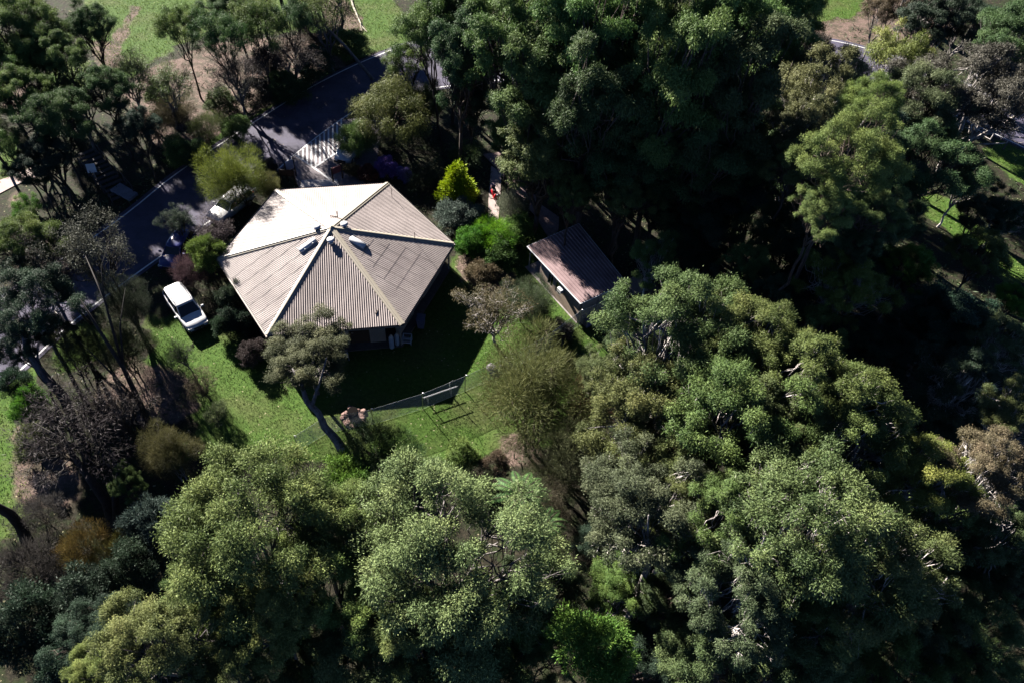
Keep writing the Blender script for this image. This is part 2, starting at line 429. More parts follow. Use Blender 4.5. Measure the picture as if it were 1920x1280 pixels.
# fascia, gutter, soffit
mb = MB(); mg = MB()
for i in range(6):
    A, B = RC[i], RC[(i + 1) % 6]; d = (B - A).normalized(); nout = Vector((-d.y, d.x, 0))
    mid = (A + B) / 2
    if nout.dot(mid - HC) < 0: nout = -nout
    rz = math.atan2(d.y, d.x)
    mb.box(mid - nout * .03 + Vector((0, 0, -.12)), ((B - A).length - .03, .03, .2), rz)
    # open gutter of three strips
    a, b = A + nout * .07 + d * -.03, B + nout * .07 + d * .03
    q = nout * .065
    vs = []
    for P in (a, b):
        for o_, z in ((-q, -.01), (-q * .9, -.11), (q * .9, -.11), (q, .01)): vs.append(P + o_ + Vector((0, 0, z)))
    mg.add(vs, [(k, k + 1, k + 5, k + 4) for k in range(3)])
mb.build('fascia', mfascia, house); mg.build('gutter', mat('gutter_metal', (.30, .27, .25), .5), house)
def inset(k, z=0): return [Vector((HC.x + (p.x - HC.x) * k, HC.y + (p.y - HC.y) * k, z)) for p in RC]
so = inset(.985, EZ - .16); MB().add(so, [tuple(range(6))]).build('soffit', mat('soffit_board', (.4, .36, .3), .8), house)
WK = .885
WP = inset(WK)
slabp = inset(.97); MB().prism([(p.x, p.y) for p in slabp], -.05, .10).build('floor_slab', mat('slab_concrete', (.16, .14, .13), .9, noise=.3), house)
def wall_run(A, B, openings, name='wall', H0=.10, H1=2.76, th=.12, parent=house, m=mwall, glass=mglass, frame=mframe):
    """openings: (start, width, sill, head, kind) in metres along A-B"""
    d = (B - A); L = d.length; d.normalize(); nout = Vector((-d.y, d.x, 0))
    pc = Vector(parent.location)
    if nout.dot((A + B) / 2 - pc) < 0: nout = -nout
    rz = math.atan2(d.y, d.x); mb = MB()
    def piece(s0, s1, z0, z1):
        if s1 - s0 < .02 or z1 - z0 < .02: return
        c = A + d * ((s0 + s1) / 2) + Vector((0, 0, (z0 + z1) / 2)); mb.box(c, (s1 - s0, th, z1 - z0), rz)
    s = .07
    for o0, ow_, z0, z1, kind in sorted(openings):
        piece(s, o0, H0, H1); piece(o0, o0 + ow_, H0, z0); piece(o0, o0 + ow_, z1, H1); s = o0 + ow_
    piece(s, L - .07, H0, H1)
    wo = mb.build(name, m, parent)
    for o0, ow_, z0, z1, kind in openings:
        c = A + d * (o0 + ow_ / 2) + Vector((0, 0, (z0 + z1) / 2)); h = z1 - z0
        if kind == 'open': continue
        if kind == 'door':
            dd = MB().box(c - nout * .02, (ow_ - .06, .05, h - .03), rz)
            do = dd.build('door', mdark, parent)
            MB().tube([c + nout * .03 + d * (ow_ * .35), c + nout * .09 + d * (ow_ * .35), c + nout * .09 + d * (ow_ * .35 - .12)], .015, 6).build('handle', msteel, do)
        else:
            fr = MB()
            for dx, dz, sx, sz in ((0, h / 2 - .03, ow_, .06), (0, -h / 2 + .03, ow_, .06), (-ow_ / 2 + .03, 0, .06, h - .12), (ow_ / 2 - .03, 0, .06, h - .12), (0, 0, .05, h - .12)):
                fr.box(c + d * dx + Vector((0, 0, dz)) + nout * .01, (sx, .09, sz), rz)
            wn = fr.build('window', frame, parent)
            MB().box(c - nout * .01, (ow_ - .1, .02, h - .1), rz).build('pane', glass, wn)
    return wo
Ls = [(WP[(i + 1) % 6] - WP[i]).length for i in range(6)]
wall_run(WP[0], WP[1], [(1.5, 1.6, .9, 2.2, 'win'), (4.2, 1.0, .1, 2.2, 'door'), (6.2, 1.6, .9, 2.2, 'win')])
wall_run(WP[1], WP[2], [(1.2, 1.6, .9, 2.2, 'win'), (5.0, 1.8, .9, 2.2, 'win')])
wall_run(WP[2], WP[3], [(.9, 1.6, .9, 2.2, 'win'), (3.6, 1.8, .1, 2.3, 'door'), (6.4, 1.4, .9, 2.2, 'win')])
wall_run(WP[3], WP[4], [(.05, .75, .1, 2.76, 'open'), (2.0, 1.55, .1, 2.7, 'door'), (6.3, 1.2, .9, 2.2, 'win')])
wall_run(WP[4], WP[5], [(1.0, 1.8, .7, 2.2, 'win'), (3.7, 1.8, .7, 2.2, 'win'), (6.3, 1.4, .7, 2.2, 'win')])
wall_run(WP[5], WP[0], [(1.0, 1.6, .9, 2.2, 'win'), (4.2, 1.6, .9, 2.2, 'win'), (6.6, 1.0, .1, 2.2, 'door')])
# recess behind the open corner
di = (HC - WP[3]).normalized()
MB().box(WP[3] + di * 1.5 + Vector((0, 0, 1.43)), (2.6, .1, 2.66), math.atan2((RC[3] - RC[2]).y, (RC[3] - RC[2]).x)).build('inner_wall', mdark, house)
for i in range(6):
    p = inset(.955)[i]; MB().box(Vector((p.x, p.y, 1.41)), (.11, .11, 2.62)).build('post', mfascia, house)
# verandah rail of the shaded west side
A, B = inset(.955)[4], inset(.955)[5]; d = (B - A).normalized(); mb = MB()
for k in range(1, 8): mb.box(A.lerp(B, k / 8) + Vector((0, 0, .58)), (.06, .06, .96))
mb.box((A + B) / 2 + Vector((0, 0, 1.08)), ((B - A).length - .2, .09, .05), math.atan2(d.y, d.x))
mb.build('railing', mfascia, house)

# roof fittings: two solar hot-water tanks, vents, a dark bar for a vent shadow, wire masts
def slope_frame(i):
    A, B = RC[i], RC[(i + 1) % 6]; e = (B - A).normalized(); nrm = e.cross(APX - A).normalized()
    if nrm.z < 0: nrm = -nrm
    up = nrm.cross(e)
    if up.z < 0: up = -up
    return e, up, nrm
def on_face(i, px, py):
    """point of roof face i seen at that pixel of the photo"""
    e, up, nrm = slope_frame(i); o_ = Vector((0, 0, CAM_H)); g = G(px, py, 0) - o_
    t = (RC[i] - o_).dot(nrm) / g.dot(nrm); return o_ + g * t
def tank(i, p0, p1, label):
    e, up, nrm = slope_frame(i); a, b = on_face(i, *p0) + nrm * .12, on_face(i, *p1) + nrm * .12
    d = (b - a); L = d.length; d.normalize(); s = nrm.cross(d).normalized()
    root = empty('hot_water_tank', a.lerp(b, .5) - nrm * .12, label, 'water tank', 'white cylinders on the house roof')
    R = .23
    mb = MB(); vs = []
    for t, k_ in ((-.02, .8), (.03, 1), (L - .03, 1), (L + .02, .8)):
        for j in range(11):
            th = math.pi * j / 10; vs.append(a + d * t - nrm * .1 + s * (math.cos(th) * R * 1.15 * k_) + nrm * (math.sin(th) ** .7 * .24 * k_))
    mb.add(vs, [(i_ * 11 + j, (i_ + 1) * 11 + j, (i_ + 1) * 11 + j + 1, i_ * 11 + j + 1) for i_ in range(3) for j in range(10)] + [tuple(range(11)), tuple(range(43, 32, -1))])
    mb.build('tank_body', mwhite, root, smooth=True)
    for t in (.25, .75):
        c = a + d * (L * t) - nrm * .03
        MB().add(*boxdir(c, d * .06, s * .5, nrm * .2)).build('bracket', msteel, root)
    for t in (0.02, .98):
        MB().tube([a + d * L * t - nrm * .06 + s * .12, a + d * L * t - nrm * .08 + s * .5], .018, 6).build('pipe', msteel, root)
    # the collector tray below the tank
    return root
def boxdir(c, a, b, n_):
    vs = []
    for i in (-.5, .5):
        for j in (-.5, .5):
            for k in (-.5, .5): vs.append(c + a * i + b * j + n_ * k)
    return vs, [(0, 1, 3, 2), (4, 6, 7, 5), (0, 4, 5, 1), (2, 3, 7, 6), (0, 2, 6, 4), (1, 5, 7, 3)]
tank(4, (563, 472), (592, 450), 'white cylinder tank lying on the roof left of the peak')
tank(2, (657, 448), (684, 464), 'white cylinder tank lying on the roof right of the peak')
def vent(i, px, py, h, label, kind='round'):
    e, up, nrm = slope_frame(i); p = on_face(i, px, py)
    root = empty('roof_vent', p, label, 'roof vent', 'vents standing on the house roof')
    z = Vector((0, 0, 1))
    MB().tube([p - z * .05, p + z * .05, p + z * .12], [.26, .2, .13], 12).build('flashing', msteel, root, smooth=True)
    MB().tube([p + z * .1, p + z * h], .17, 12).build('shaft', mwhite, root, smooth=True)
    if kind == 'round':
        MB().tube([p + z * (h - .02), p + z * (h + .03), p + z * (h + .12), p + z * (h + .18)], [.19, .3, .3, .12], 14).build('cowl', mwhite, root, smooth=True)
    else:
        MB().tube([p + z * (h + .05), p + z * (h + .09), p + z * (h + .16)], [.24, .24, .06], 14).build('cowl', mwhite, root, smooth=True)
        for k in range(3):
            q = Vector((.1 * math.cos(k * 2.1), .1 * math.sin(k * 2.1), 0)); MB().tube([p + q + z * (h - .04), p + q + z * (h + .07)], .012, 4).build('cowl_stay', msteel, root)
    return root
vent(5, 595, 430, .2, 'short vent on the bright sunlit face left of the roof peak')
vent(3, 621, 455, .22, 'tall round vent just below the roof peak throwing a long shadow')
vent(1, 646, 425, .2, 'vent standing beside the ridge right of the roof peak')
pv = on_face(0, 633, 408); root = empty('vent_shadow_bar', pv, 'thin dark bent bar standing for a vent shadow on the white roof face above the peak', 'pipe')
MB().tube([pv - Vector((0, 0, .05)), pv + Vector((0, 0, .62))], .045, 8).build('shaft', mdark, root)  # dark bent bar laid out as a vent's L-shaped shadow
MB().tube([pv + Vector((-.62, .05, .05)), pv + Vector((-.3, .02, .06)), pv + Vector((0, 0, .06))], .04, 8).build('shadow_arm', mdark, root)
for (i, px, py, lab) in ((1, 735, 370, 'thin wire mast on the house roof beside the upper right ridge'), (2, 778, 452, 'thin wire mast on the house roof near the right-hand corner')):
    p = on_face(i, px, py); root = empty('aerial_mast', p, lab, 'mast', 'thin masts on the house roof')
    MB().tube([p - Vector((0, 0, .06)), p + Vector((0, 0, .95))], .022, 6).build('mast', mdark, root)
    MB().tube([p + Vector((-.2, .2, .85)), p + Vector((.2, -.2, .85))], .012, 5).build('crossarm', mdark, root)

# things by the house
def gasbottle(px, py, label, h=1.35, r=.19):
    p = G(px, py, .12); root = empty('gas_bottle', p, label, 'gas bottle', 'tall white gas bottles under the house eave')
    z = Vector((0, 0, 1))
    MB().tube([p, p + z * .06, p + z * (h - .18), p + z * (h - .06), p + z * h], [r * .9, r, r, r * .7, r * .3], 16).build('cylinder', mwhite, root, smooth=True)
    MB().tube([p + z * (h + .01), p + z * (h + .12)], r * .5, 10).build('collar', msteel, root, smooth=True)
gasbottle(735, 651, 'taller white gas bottle beside the beige wall end'); gasbottle(745, 645, 'right-hand white gas bottle, next to the white crate frame', 1.2)
p = G(764, 641, .12); root = empty('crate_stand', p, 'small white square frame standing under the roof corner', 'stand')
mb = MB()
for a in (-.32, .32):
    for b in (-.25, .25): MB().box(p + Vector((a, b, .35)), (.05, .05, .7)).build('leg', mwhite, root)
for z in (.2, .68):
    mb = MB()
    for a in (-.32, .32): mb.box(p + Vector((a, 0, z)), (.05, .46, .05))
    for b in (-.25, .25): mb.box(p + Vector((0, b, z)), (.6, .05, .051))
    mb.build('frame', mwhite, root)
MB().box(p + Vector((0, 0, .21)), (.58, .44, .02)).build('shelf', msteel, root)
def chair(px, py, rz, label, m):
    p = G(px, py, .0); root = empty('garden_chair', p, label, 'chair', 'garden chairs by the house wall')
    R = Matrix.Rotation(rz, 3, 'Z')
    def T(x, y, z): return p + R @ Vector((x, y, z))
    MB().add(*boxdir(T(0, 0, .43), R @ Vector((.5, 0, 0)), R @ Vector((0, .5, 0)), Vector((0, 0, .05)))).build('seat', m, root)
    MB().add(*boxdir(T(0, -.26, .7), R @ Vector((.5, 0, 0)), R @ Vector((0, .05, 0)), Vector((0, 0, .5)))).build('backrest', m, root)
    for sx in (-.22, .22):
        for sy in (-.22, .22): MB().tube([T(sx * 1.1, sy * 1.1, 0), T(sx, sy, .41)], .022, 6).build('leg', m, root)
        MB().add(*boxdir(T(sx * 1.15, 0, .63), R @ Vector((.05, 0, 0)), R @ Vector((0, .48, 0)), Vector((0, 0, .04)))).build('armrest', m, root)
mch = mat('white_plastic', (.62, .6, .68), .5)
chair(629, 676, .3, 'white plastic chair under the small tree by the house', mch)
chair(648, 672, -1.2, 'low pale chair tipped back beside the white plastic one', mch)
p = G(617, 668); root = empty('garden_table', p, 'low grey table standing behind the two pale chairs', 'table')
MB().box(p + Vector((0, 0, .7)), (1.1, .7, .05)).build('tabletop', mat('grey_board', (.18, .17, .2), .7), root)
for a in (-.48, .48):
    for b in (-.28, .28): MB().box(p + Vector((a, b, .34)), (.06, .06, .67)).build('leg', mdark, root)
p = G(790, 612, 0); root = empty('wheelie_bin', p, 'dim grey-blue bin standing at the corner in the house shade', 'bin')
mbin = mat('bin_plastic', (.16, .17, .26), .6)
b = MB(); b.add([p + Vector((x * .24, y * .26, 0)) for x, y in ((-1, -1), (1, -1), (1, 1), (-1, 1))] + [p + Vector((x * .3, y * .36, 1.0)) for x, y in ((-1, -1), (1, -1), (1, 1), (-1, 1))], [(3, 2, 1, 0), (4, 5, 6, 7), (0, 1, 5, 4), (1, 2, 6, 5), (2, 3, 7, 6), (3, 0, 4, 7)]); b.build('bin_body', mbin, root)
MB().box(p + Vector((0, 0, 1.04)), (.66, .78, .06)).build('lid', mbin, root)
for s in (-.25, .25): MB().tube([p + Vector((s - .03, .34, .1)), p + Vector((s + .03, .34, .1))], .1, 12).build('wheel', mdark, root)

# two-post notice boards above the house
def board(px, py, rz, w_, h_, z0, m, label, name='notice_board', legs=True):
    p = G(px, py); root = empty(name, p, label, 'sign'); R = Matrix.Rotation(rz, 3, 'Z')
    MB().add(*boxdir(p + Vector((0, 0, z0 + h_ / 2)), R @ Vector((w_, 0, 0)), R @ Vector((0, .06, 0)), Vector((0, 0, h_)))).build('panel', m, root)
    for s in (-1, 1):
        c = p + R @ Vector((s * (w_ / 2 + .05), 0, 0)); MB().box(c + Vector((0, 0, (z0 + h_ + .1) / 2)), (.1, .1, z0 + h_ + .1), rz).build('post', mdark, root)
    return root
board(542, 345, .1, 1.15, .7, .9, mat('brown_board', (.035, .025, .025), .7), 'dark brown two-post board at the top edge of the house roof')
board(548, 336, 1.0, .9, .95, 1.1, mat('pale_board', (.62, .58, .66), .6), 'pale lilac panel sign behind the dark brown board')
board(634, 339, .75, .9, .7, .9, mat('red_board', (.34, .12, .12), .6), 'faded red panel on posts at the edge of the hatched bay')

# ------------------------------------------------------------------ the shed
SZ = 2.55
SL, ST, SR, SB = G(990, 462, SZ), G(1085, 420, SZ + .12), G(1174, 530, SZ + .12), G(1089, 568, SZ)
SC = (SL + ST + SR + SB) / 4
shed = empty('shed', (SC.x, SC.y, 0), 'small garden shed with a rusty brown corrugated skillion roof', 'shed')
e = (SB - SL); Ls_ = e.length; e.normalize(); nr = (ST - SL); Wd = nr.length; nr.normalize(); nn = e.cross(nr).normalized()
if nn.z < 0: nn = -nn
mb = MB(); vs = []; fs = []; n_ = 0; pitch = .32
k = 0; prof = []
while k * pitch < Wd:
    for du, h in ((0, 0), (pitch * .5, 0), (pitch * .62, .06), (pitch * .88, .06)):
        if k * pitch + du < Wd: prof.append((k * pitch + du, h))
    k += 1
prof.append((Wd, 0))
for s, h in prof:
    f = s / Wd; vs.append(SL.lerp(ST, f) + nn * h); vs.append(SB.lerp(SR, f) + nn * h)
mb.add(vs, [(2 * i, 2 * i + 1, 2 * i + 3, 2 * i + 2) for i in range(len(prof) - 1)])
mb.build('roof', mat('rusty_roof', (.29, .205, .21), .5, noise=.35, nscale=.9, col2=(.20, .135, .14)), shed)
mb = MB()
for a, b_ in ((SL, ST), (ST, SR), (SR, SB), (SB, SL)):
    d = (b_ - a).normalized(); o_ = Vector((-d.y, d.x, 0)); o_ = o_ if o_.dot((a + b_) / 2 - SC) > 0 else -o_
    mb.tube([a - d * .05 - Vector((0, 0, .06)) + o_ * .04, b_ + d * .05 - Vector((0, 0, .06)) + o_ * .04], .05, 6)
mb.build('gutter', mwhite, shed)
def sp(f, g, z): # f along the length from SL to SB, g across
    q = SL.lerp(SB, f).lerp(ST.lerp(SR, f), g); return Vector((q.x, q.y, z))
mswall = mat('shed_wall', (.55, .44, .34), .85, noise=.15)
w0, w1 = .24, .985
shw = [(sp(w0, .04, 0), sp(w1, .04, 0), [(1.1, .75, .75, 2.0, 'win'), (2.2, .75, .75, 2.0, 'win')]), (sp(w1, .04, 0), sp(w1, .96, 0), []),
       (sp(w1, .96, 0), sp(w0, .96, 0), [(2, 1, .1, 2.1, 'door')]), (sp(w0, .96, 0), sp(w0, .04, 0), [(1.4, .9, .05, 2.05, 'door')])]
for a, b_, ops in shw: wall_run(a, b_, ops, H0=0, H1=SZ - .08, parent=shed, m=mswall)
for g in (.04, .96):
    q = sp(.02, g, 0); MB().box(q + Vector((0, 0, SZ / 2 - .05)), (.1, .1, SZ - .1)).build('post', mframe, shed)
MB().prism([(q.x, q.y) for q in (sp(-.02, 0, 0), sp(-.02, 1, 0), sp(w1, 1, 0), sp(w1, 0, 0))], -.04, .03).build('floor_slab', mconc, shed)
q = sp(1.0, .42, 0); MB().tube([q + Vector((0, 0, .0)), q + Vector((0, 0, SZ - .05))], .045, 8).build('downpipe', mat('cream_pipe', (.6, .52, .4), .5), shed)
q = sp(.66, 0, 0); MB().box(q + Vector((0, 0, 1.75)) - Vector((nr.x, nr.y, 0)) * .06, (.5, .35, .35), math.atan2(e.y, e.x)).build('air_conditioner', mwhite, shed)
# things round the shed
p = G(1018, 515); root = empty('surfboard', p + Vector((0, 0, 0)), 'pale oval board leaning against the near end of the shed wall', 'board')
R = Matrix.Rotation(math.atan2(e.y, e.x), 3, 'Z'); vs = []
N_ = 18
for k in range(N_):
    t = 2 * math.pi * k / N_; x = .26 * math.cos(t); z = .85 + .85 * math.sin(t) * (1 - .1 * math.cos(t))
    for y in (-.03, .03): vs.append(p + R @ Vector((x, -.25 + z * .18 + y, z)))
MB().add(vs, [tuple(range(0, 2 * N_, 2)), tuple(range(2 * N_ - 1, 0, -2))] + [(2 * k, 2 * k + 1, (2 * k + 3) % (2 * N_), (2 * k + 2) % (2 * N_)) for k in range(N_)]).build('deck', mat('pale_fibreglass', (.5, .42, .38), .4), root)
MB().box(p + R @ Vector((0, -.18, .2)), (.02, .18, .12), math.atan2(e.y, e.x)).build('fin', mdark, root)
p = G(1108, 603); root = empty('storage_box', p, 'blue-grey storage box against the lower wall of the shed', 'box')
mbx = mat('blue_grey_box', (.15, .15, .25), .6, noise=.2); rzs = math.atan2(nr.y, nr.x)
MB().box(p + Vector((0, 0, .33)), (1.5, .75, .66), rzs).build('box_body', mbx, root); MB().box(p + Vector((0, 0, .695)), (1.56, .81, .06), rzs).build('lid', mbx, root)
MB().box(p + Vector((0, 0, .74)), (.3, .04, .03), rzs).build('handle', msteel, root)

# ------------------------------------------------------------------ chain-link fence with cranked posts
def chainlink(pts, label, hgt=1.85, close=()):
    P = [G(*q) for q in pts]; root = empty('chain_link_fence', P[0], label, 'fence')
    mesh = MB(); mw = mat('fence_wire', (.42, .45, .48), .4, metal=.5) if 'fence_wire' not in bpy.data.materials else bpy.data.materials['fence_wire']
    posts = []
    for i in range(len(P) - 1):
        a, b = P[i], P[i + 1]; L = (b - a).length; d = (b - a) / L; st = .075; s = -hgt
        while s < L:
            for sg in (1, -1):
                x0, x1, z0, z1 = s, s + hgt, (0.0, hgt) if sg > 0 else (hgt, 0.0), None
                za, zb = z0
                t0 = max(0, -x0 / hgt); t1 = min(1, (L - x0) / hgt)
                if t1 > t0:
                    p0 = a + d * (x0 + hgt * t0) + Vector((0, 0, za + (zb - za) * t0 + .03)); p1 = a + d * (x0 + hgt * t1) + Vector((0, 0, za + (zb - za) * t1 + .03))
                    mesh.tube([p0, p1], .0048, 3, cap=False)
            s += st
        mesh.tube([a + Vector((0, 0, hgt + .03)), b + Vector((0, 0, hgt + .03))], .012, 4)
        mesh.tube([a + Vector((0, 0, .05)), b + Vector((0, 0, .05))], .012, 4)
    mesh.build('wire_mesh', mw, root)
    return root, P
fp = [(560, 845), (612, 812), (700, 795), (793, 766), (872, 733), (945, 700), (1020, 660), (1084, 612), (1130, 592)]
froot, FP_ = chainlink(fp, 'chain-link fence with cranked steel posts crossing the lawn below the house')
for q in FP_:
    d = Vector((-.45, .89, 0)) * -1
    MB().tube([q, q + Vector((0, 0, 1.95)), q + Vector((.05, -.03, 2.08)), q + Vector((.16, -.1, 2.13)), q + Vector((.27, -.17, 2.06))], .032, 8).build('post', msteel, froot, smooth=True)
# steel tube frame behind the fence
p0, p1 = G(803, 757), G(846, 742); root = empty('steel_tube_frame', p0.lerp(p1, .5), 'low steel tube frame with two rails behind the fence', 'frame')
dd = (p1 - p0).normalized(); ss = Vector((-dd.y, dd.x, 0))
for k_, (z, o_) in enumerate(((.95, 0), (.6, .28))):
    MB().tube([p0 + ss * o_ + Vector((0, 0, z)) - dd * .3, p1 + ss * o_ + Vector((0, 0, z)) + dd * .5], .03, 8).build('rail', msteel, root)
for q in (p0, p1):
    MB().tube([q, q + Vector((0, 0, 1.0))], .028, 8).build('leg', msteel, root); MB().tube([q + ss * .28, q + ss * .28 + Vector((0, 0, .62))], .028, 8).build('leg', msteel, root)
MB().tube([p1 + Vector((0, 0, .95)), p1 + Vector((-.12, .05, 1.25)), p1 + Vector((-.1, .1, 1.55)), p1 + Vector((.12, .15, 1.8))], .03, 8).build('hooked_arm', msteel, root, smooth=True)

# fire pit: a ring of stones and a charred drum
p = G(664, 783); root = empty('fire_pit', p, 'ring of pinkish stones round a black drum on the lawn', 'fire pit')
MB().tube([p, p + Vector((0, 0, .06))], [.8, .6], 20).build('ash_bed', mat('ash', (.2, .14, .13), .95, noise=.5, nscale=8), root)
rr = random.Random(4)
mst = mat('pit_stone', (.24, .15, .13), .9, noise=.4, nscale=6)
def rock(c, s, seed):
    r_ = random.Random(seed); mb = MB(); vs = []; n1, n2 = 7, 4
    vs.append(c + Vector((0, 0, s * .55)))
    for j in range(1, n2):
        for k in range(n1):
            th = math.pi * j / n2 * .8; t = 2 * math.pi * k / n1; q = s * r_.uniform(.75, 1.15)
            vs.append(c + Vector((q * math.sin(th) * math.cos(t), q * math.sin(th) * math.sin(t), q * .6 * math.cos(th))))
    fs = [(0, 1 + k, 1 + (k + 1) % n1) for k in range(n1)]
    for j in range(n2 - 2):
        for k in range(n1): fs.append((1 + j * n1 + k, 1 + (j + 1) * n1 + k, 1 + (j + 1) * n1 + (k + 1) % n1, 1 + j * n1 + (k + 1) % n1))
    fs.append(tuple(1 + (n2 - 2) * n1 + k for k in range(n1))); return mb.add(vs, fs)
for k in range(15):
    t = 2 * math.pi * k / 15; rock(p + Vector((math.cos(t) * rr.uniform(.55, .85), math.sin(t) * rr.uniform(.55, .85), .06)), rr.uniform(.12, .3), k).build('stone', mst, root)
MB().tube([p + Vector((0, -.05, .05)), p + Vector((0, -.05, .95)), p + Vector((0, -.05, .96)), p + Vector((0, -.05, .2))], [.36, .38, .34, .32], 16).build('drum', mat('charred_steel', (.006, .005, .005), .95, spec=.05), root)
p = G(921, 693); o = rock(p + Vector((0, 0, .2)), .45, 99); o.build('boulder', mat('grey_stone', (.20, .18, .21), .9, noise=.5, nscale=9), None, loc=p); tag(bpy.data.objects['boulder'], 'pale grey boulder at the foot of the reddish sparse tree', 'boulder')

# ------------------------------------------------------------------ stairs, landing, signs left of the road
q0, q1 = G(232, 372), G(160, 292); d = (q1 - q0); L = d.length; d.normalize(); s_ = Vector((-d.y, d.x, 0))
root = empty('timber_stairs', q0, 'dark timber stairs with handrails climbing the shaded bank', 'stairs')
mtim = mat('weathered_timber', (.06, .052, .055), .8, noise=.3)
for k in range(12):
    c = q0 + d * (L * (k + .5) / 12) + Vector((0, 0, .05 + .04 * k)); MB().box(c, (.36, 1.9, .06), math.atan2(d.y, d.x)).build('tread', mtim, root)
for sg in (-1, 1):
    a = q0 + s_ * sg * 1.0; MB().tube([a + Vector((0, 0, 1)), a + d * L + Vector((0, 0, 1.5))], .035, 6).build('handrail', mtim, root)
    for k in range(6):
        b = a + d * L * k / 5; MB().box(b + Vector((0, 0, .5 + .05 * k)), (.08, .08, 1 + .1 * k)).build('post', mtim, root)
lp = [(206, 356), (225, 343), (258, 362), (242, 374)]
lo = MB().prism([G(*q, .25)[:2] for q in lp][::-1], 0, .25).build('landing', mat('slate_landing', (.22, .22, .27), .7, noise=.25, nscale=2)); tag(lo, 'flat slate-coloured landing slab at the foot of the timber stairs', 'landing')
p = G(182, 340); root = empty('information_sign', p, 'small white sign with a dark bar on a post beside the timber stairs', 'sign')
R = Matrix.Rotation(.35, 3, 'Z')
ms = mat('white_sign', (.88, .88, .92), .5); up_ = Vector((0, .35, .94)); nrm_ = Vector((0, -.94, .35))
MB().add(*boxdir(p + Vector((0, 0, 1.45)), R @ Vector((.75, 0, 0)), R @ (up_ * .8), R @ (nrm_ * .04))).build('panel', ms, root)
MB().add(*boxdir(p + Vector((0, 0, 1.38)) + R @ (nrm_ * .03), R @ Vector((.16, 0, 0)), R @ (up_ * .58), R @ (nrm_ * .02))).build('symbol', mdark, root)
MB().box(p + Vector((0, .05, .7)), (.08, .08, 1.4)).build('post', msteel, root)

# right: low wire fence and edging by the far road
rootf = empty('post_rail_fence', G(1840, 262), 'low dark rail fence between the far right road and the grass', 'fence')
pp = [G(1840, 262), G(1880, 282), G(1925, 305), G(1975, 330)]
for q in pp: MB().box(q + Vector((0, 0, .5)), (.1, .1, 1.0)).build('post', mtim, rootf)
MB().tube([q + Vector((0, 0, .9)) for q in pp], .03, 6).build('rail', mtim, rootf)

# fallen white branch top centre
P = [G(*q, .12) for q in ((655, -15), (662, 12), (672, 35), (680, 52), (688, 60))]
o = MB().tube(P, [.14, .13, .1, .07, .03], 7); o.tube([P[2], G(676, 44, .3), G(678, 62, .1)], [.07, .05, .02], 6)
o = o.build('fallen_branch', mat('bleached_wood', (.5, .46, .36), .8, noise=.3)); tag(o, 'bleached fallen branch lying between the bright grass and dry grass at the top', 'branch')

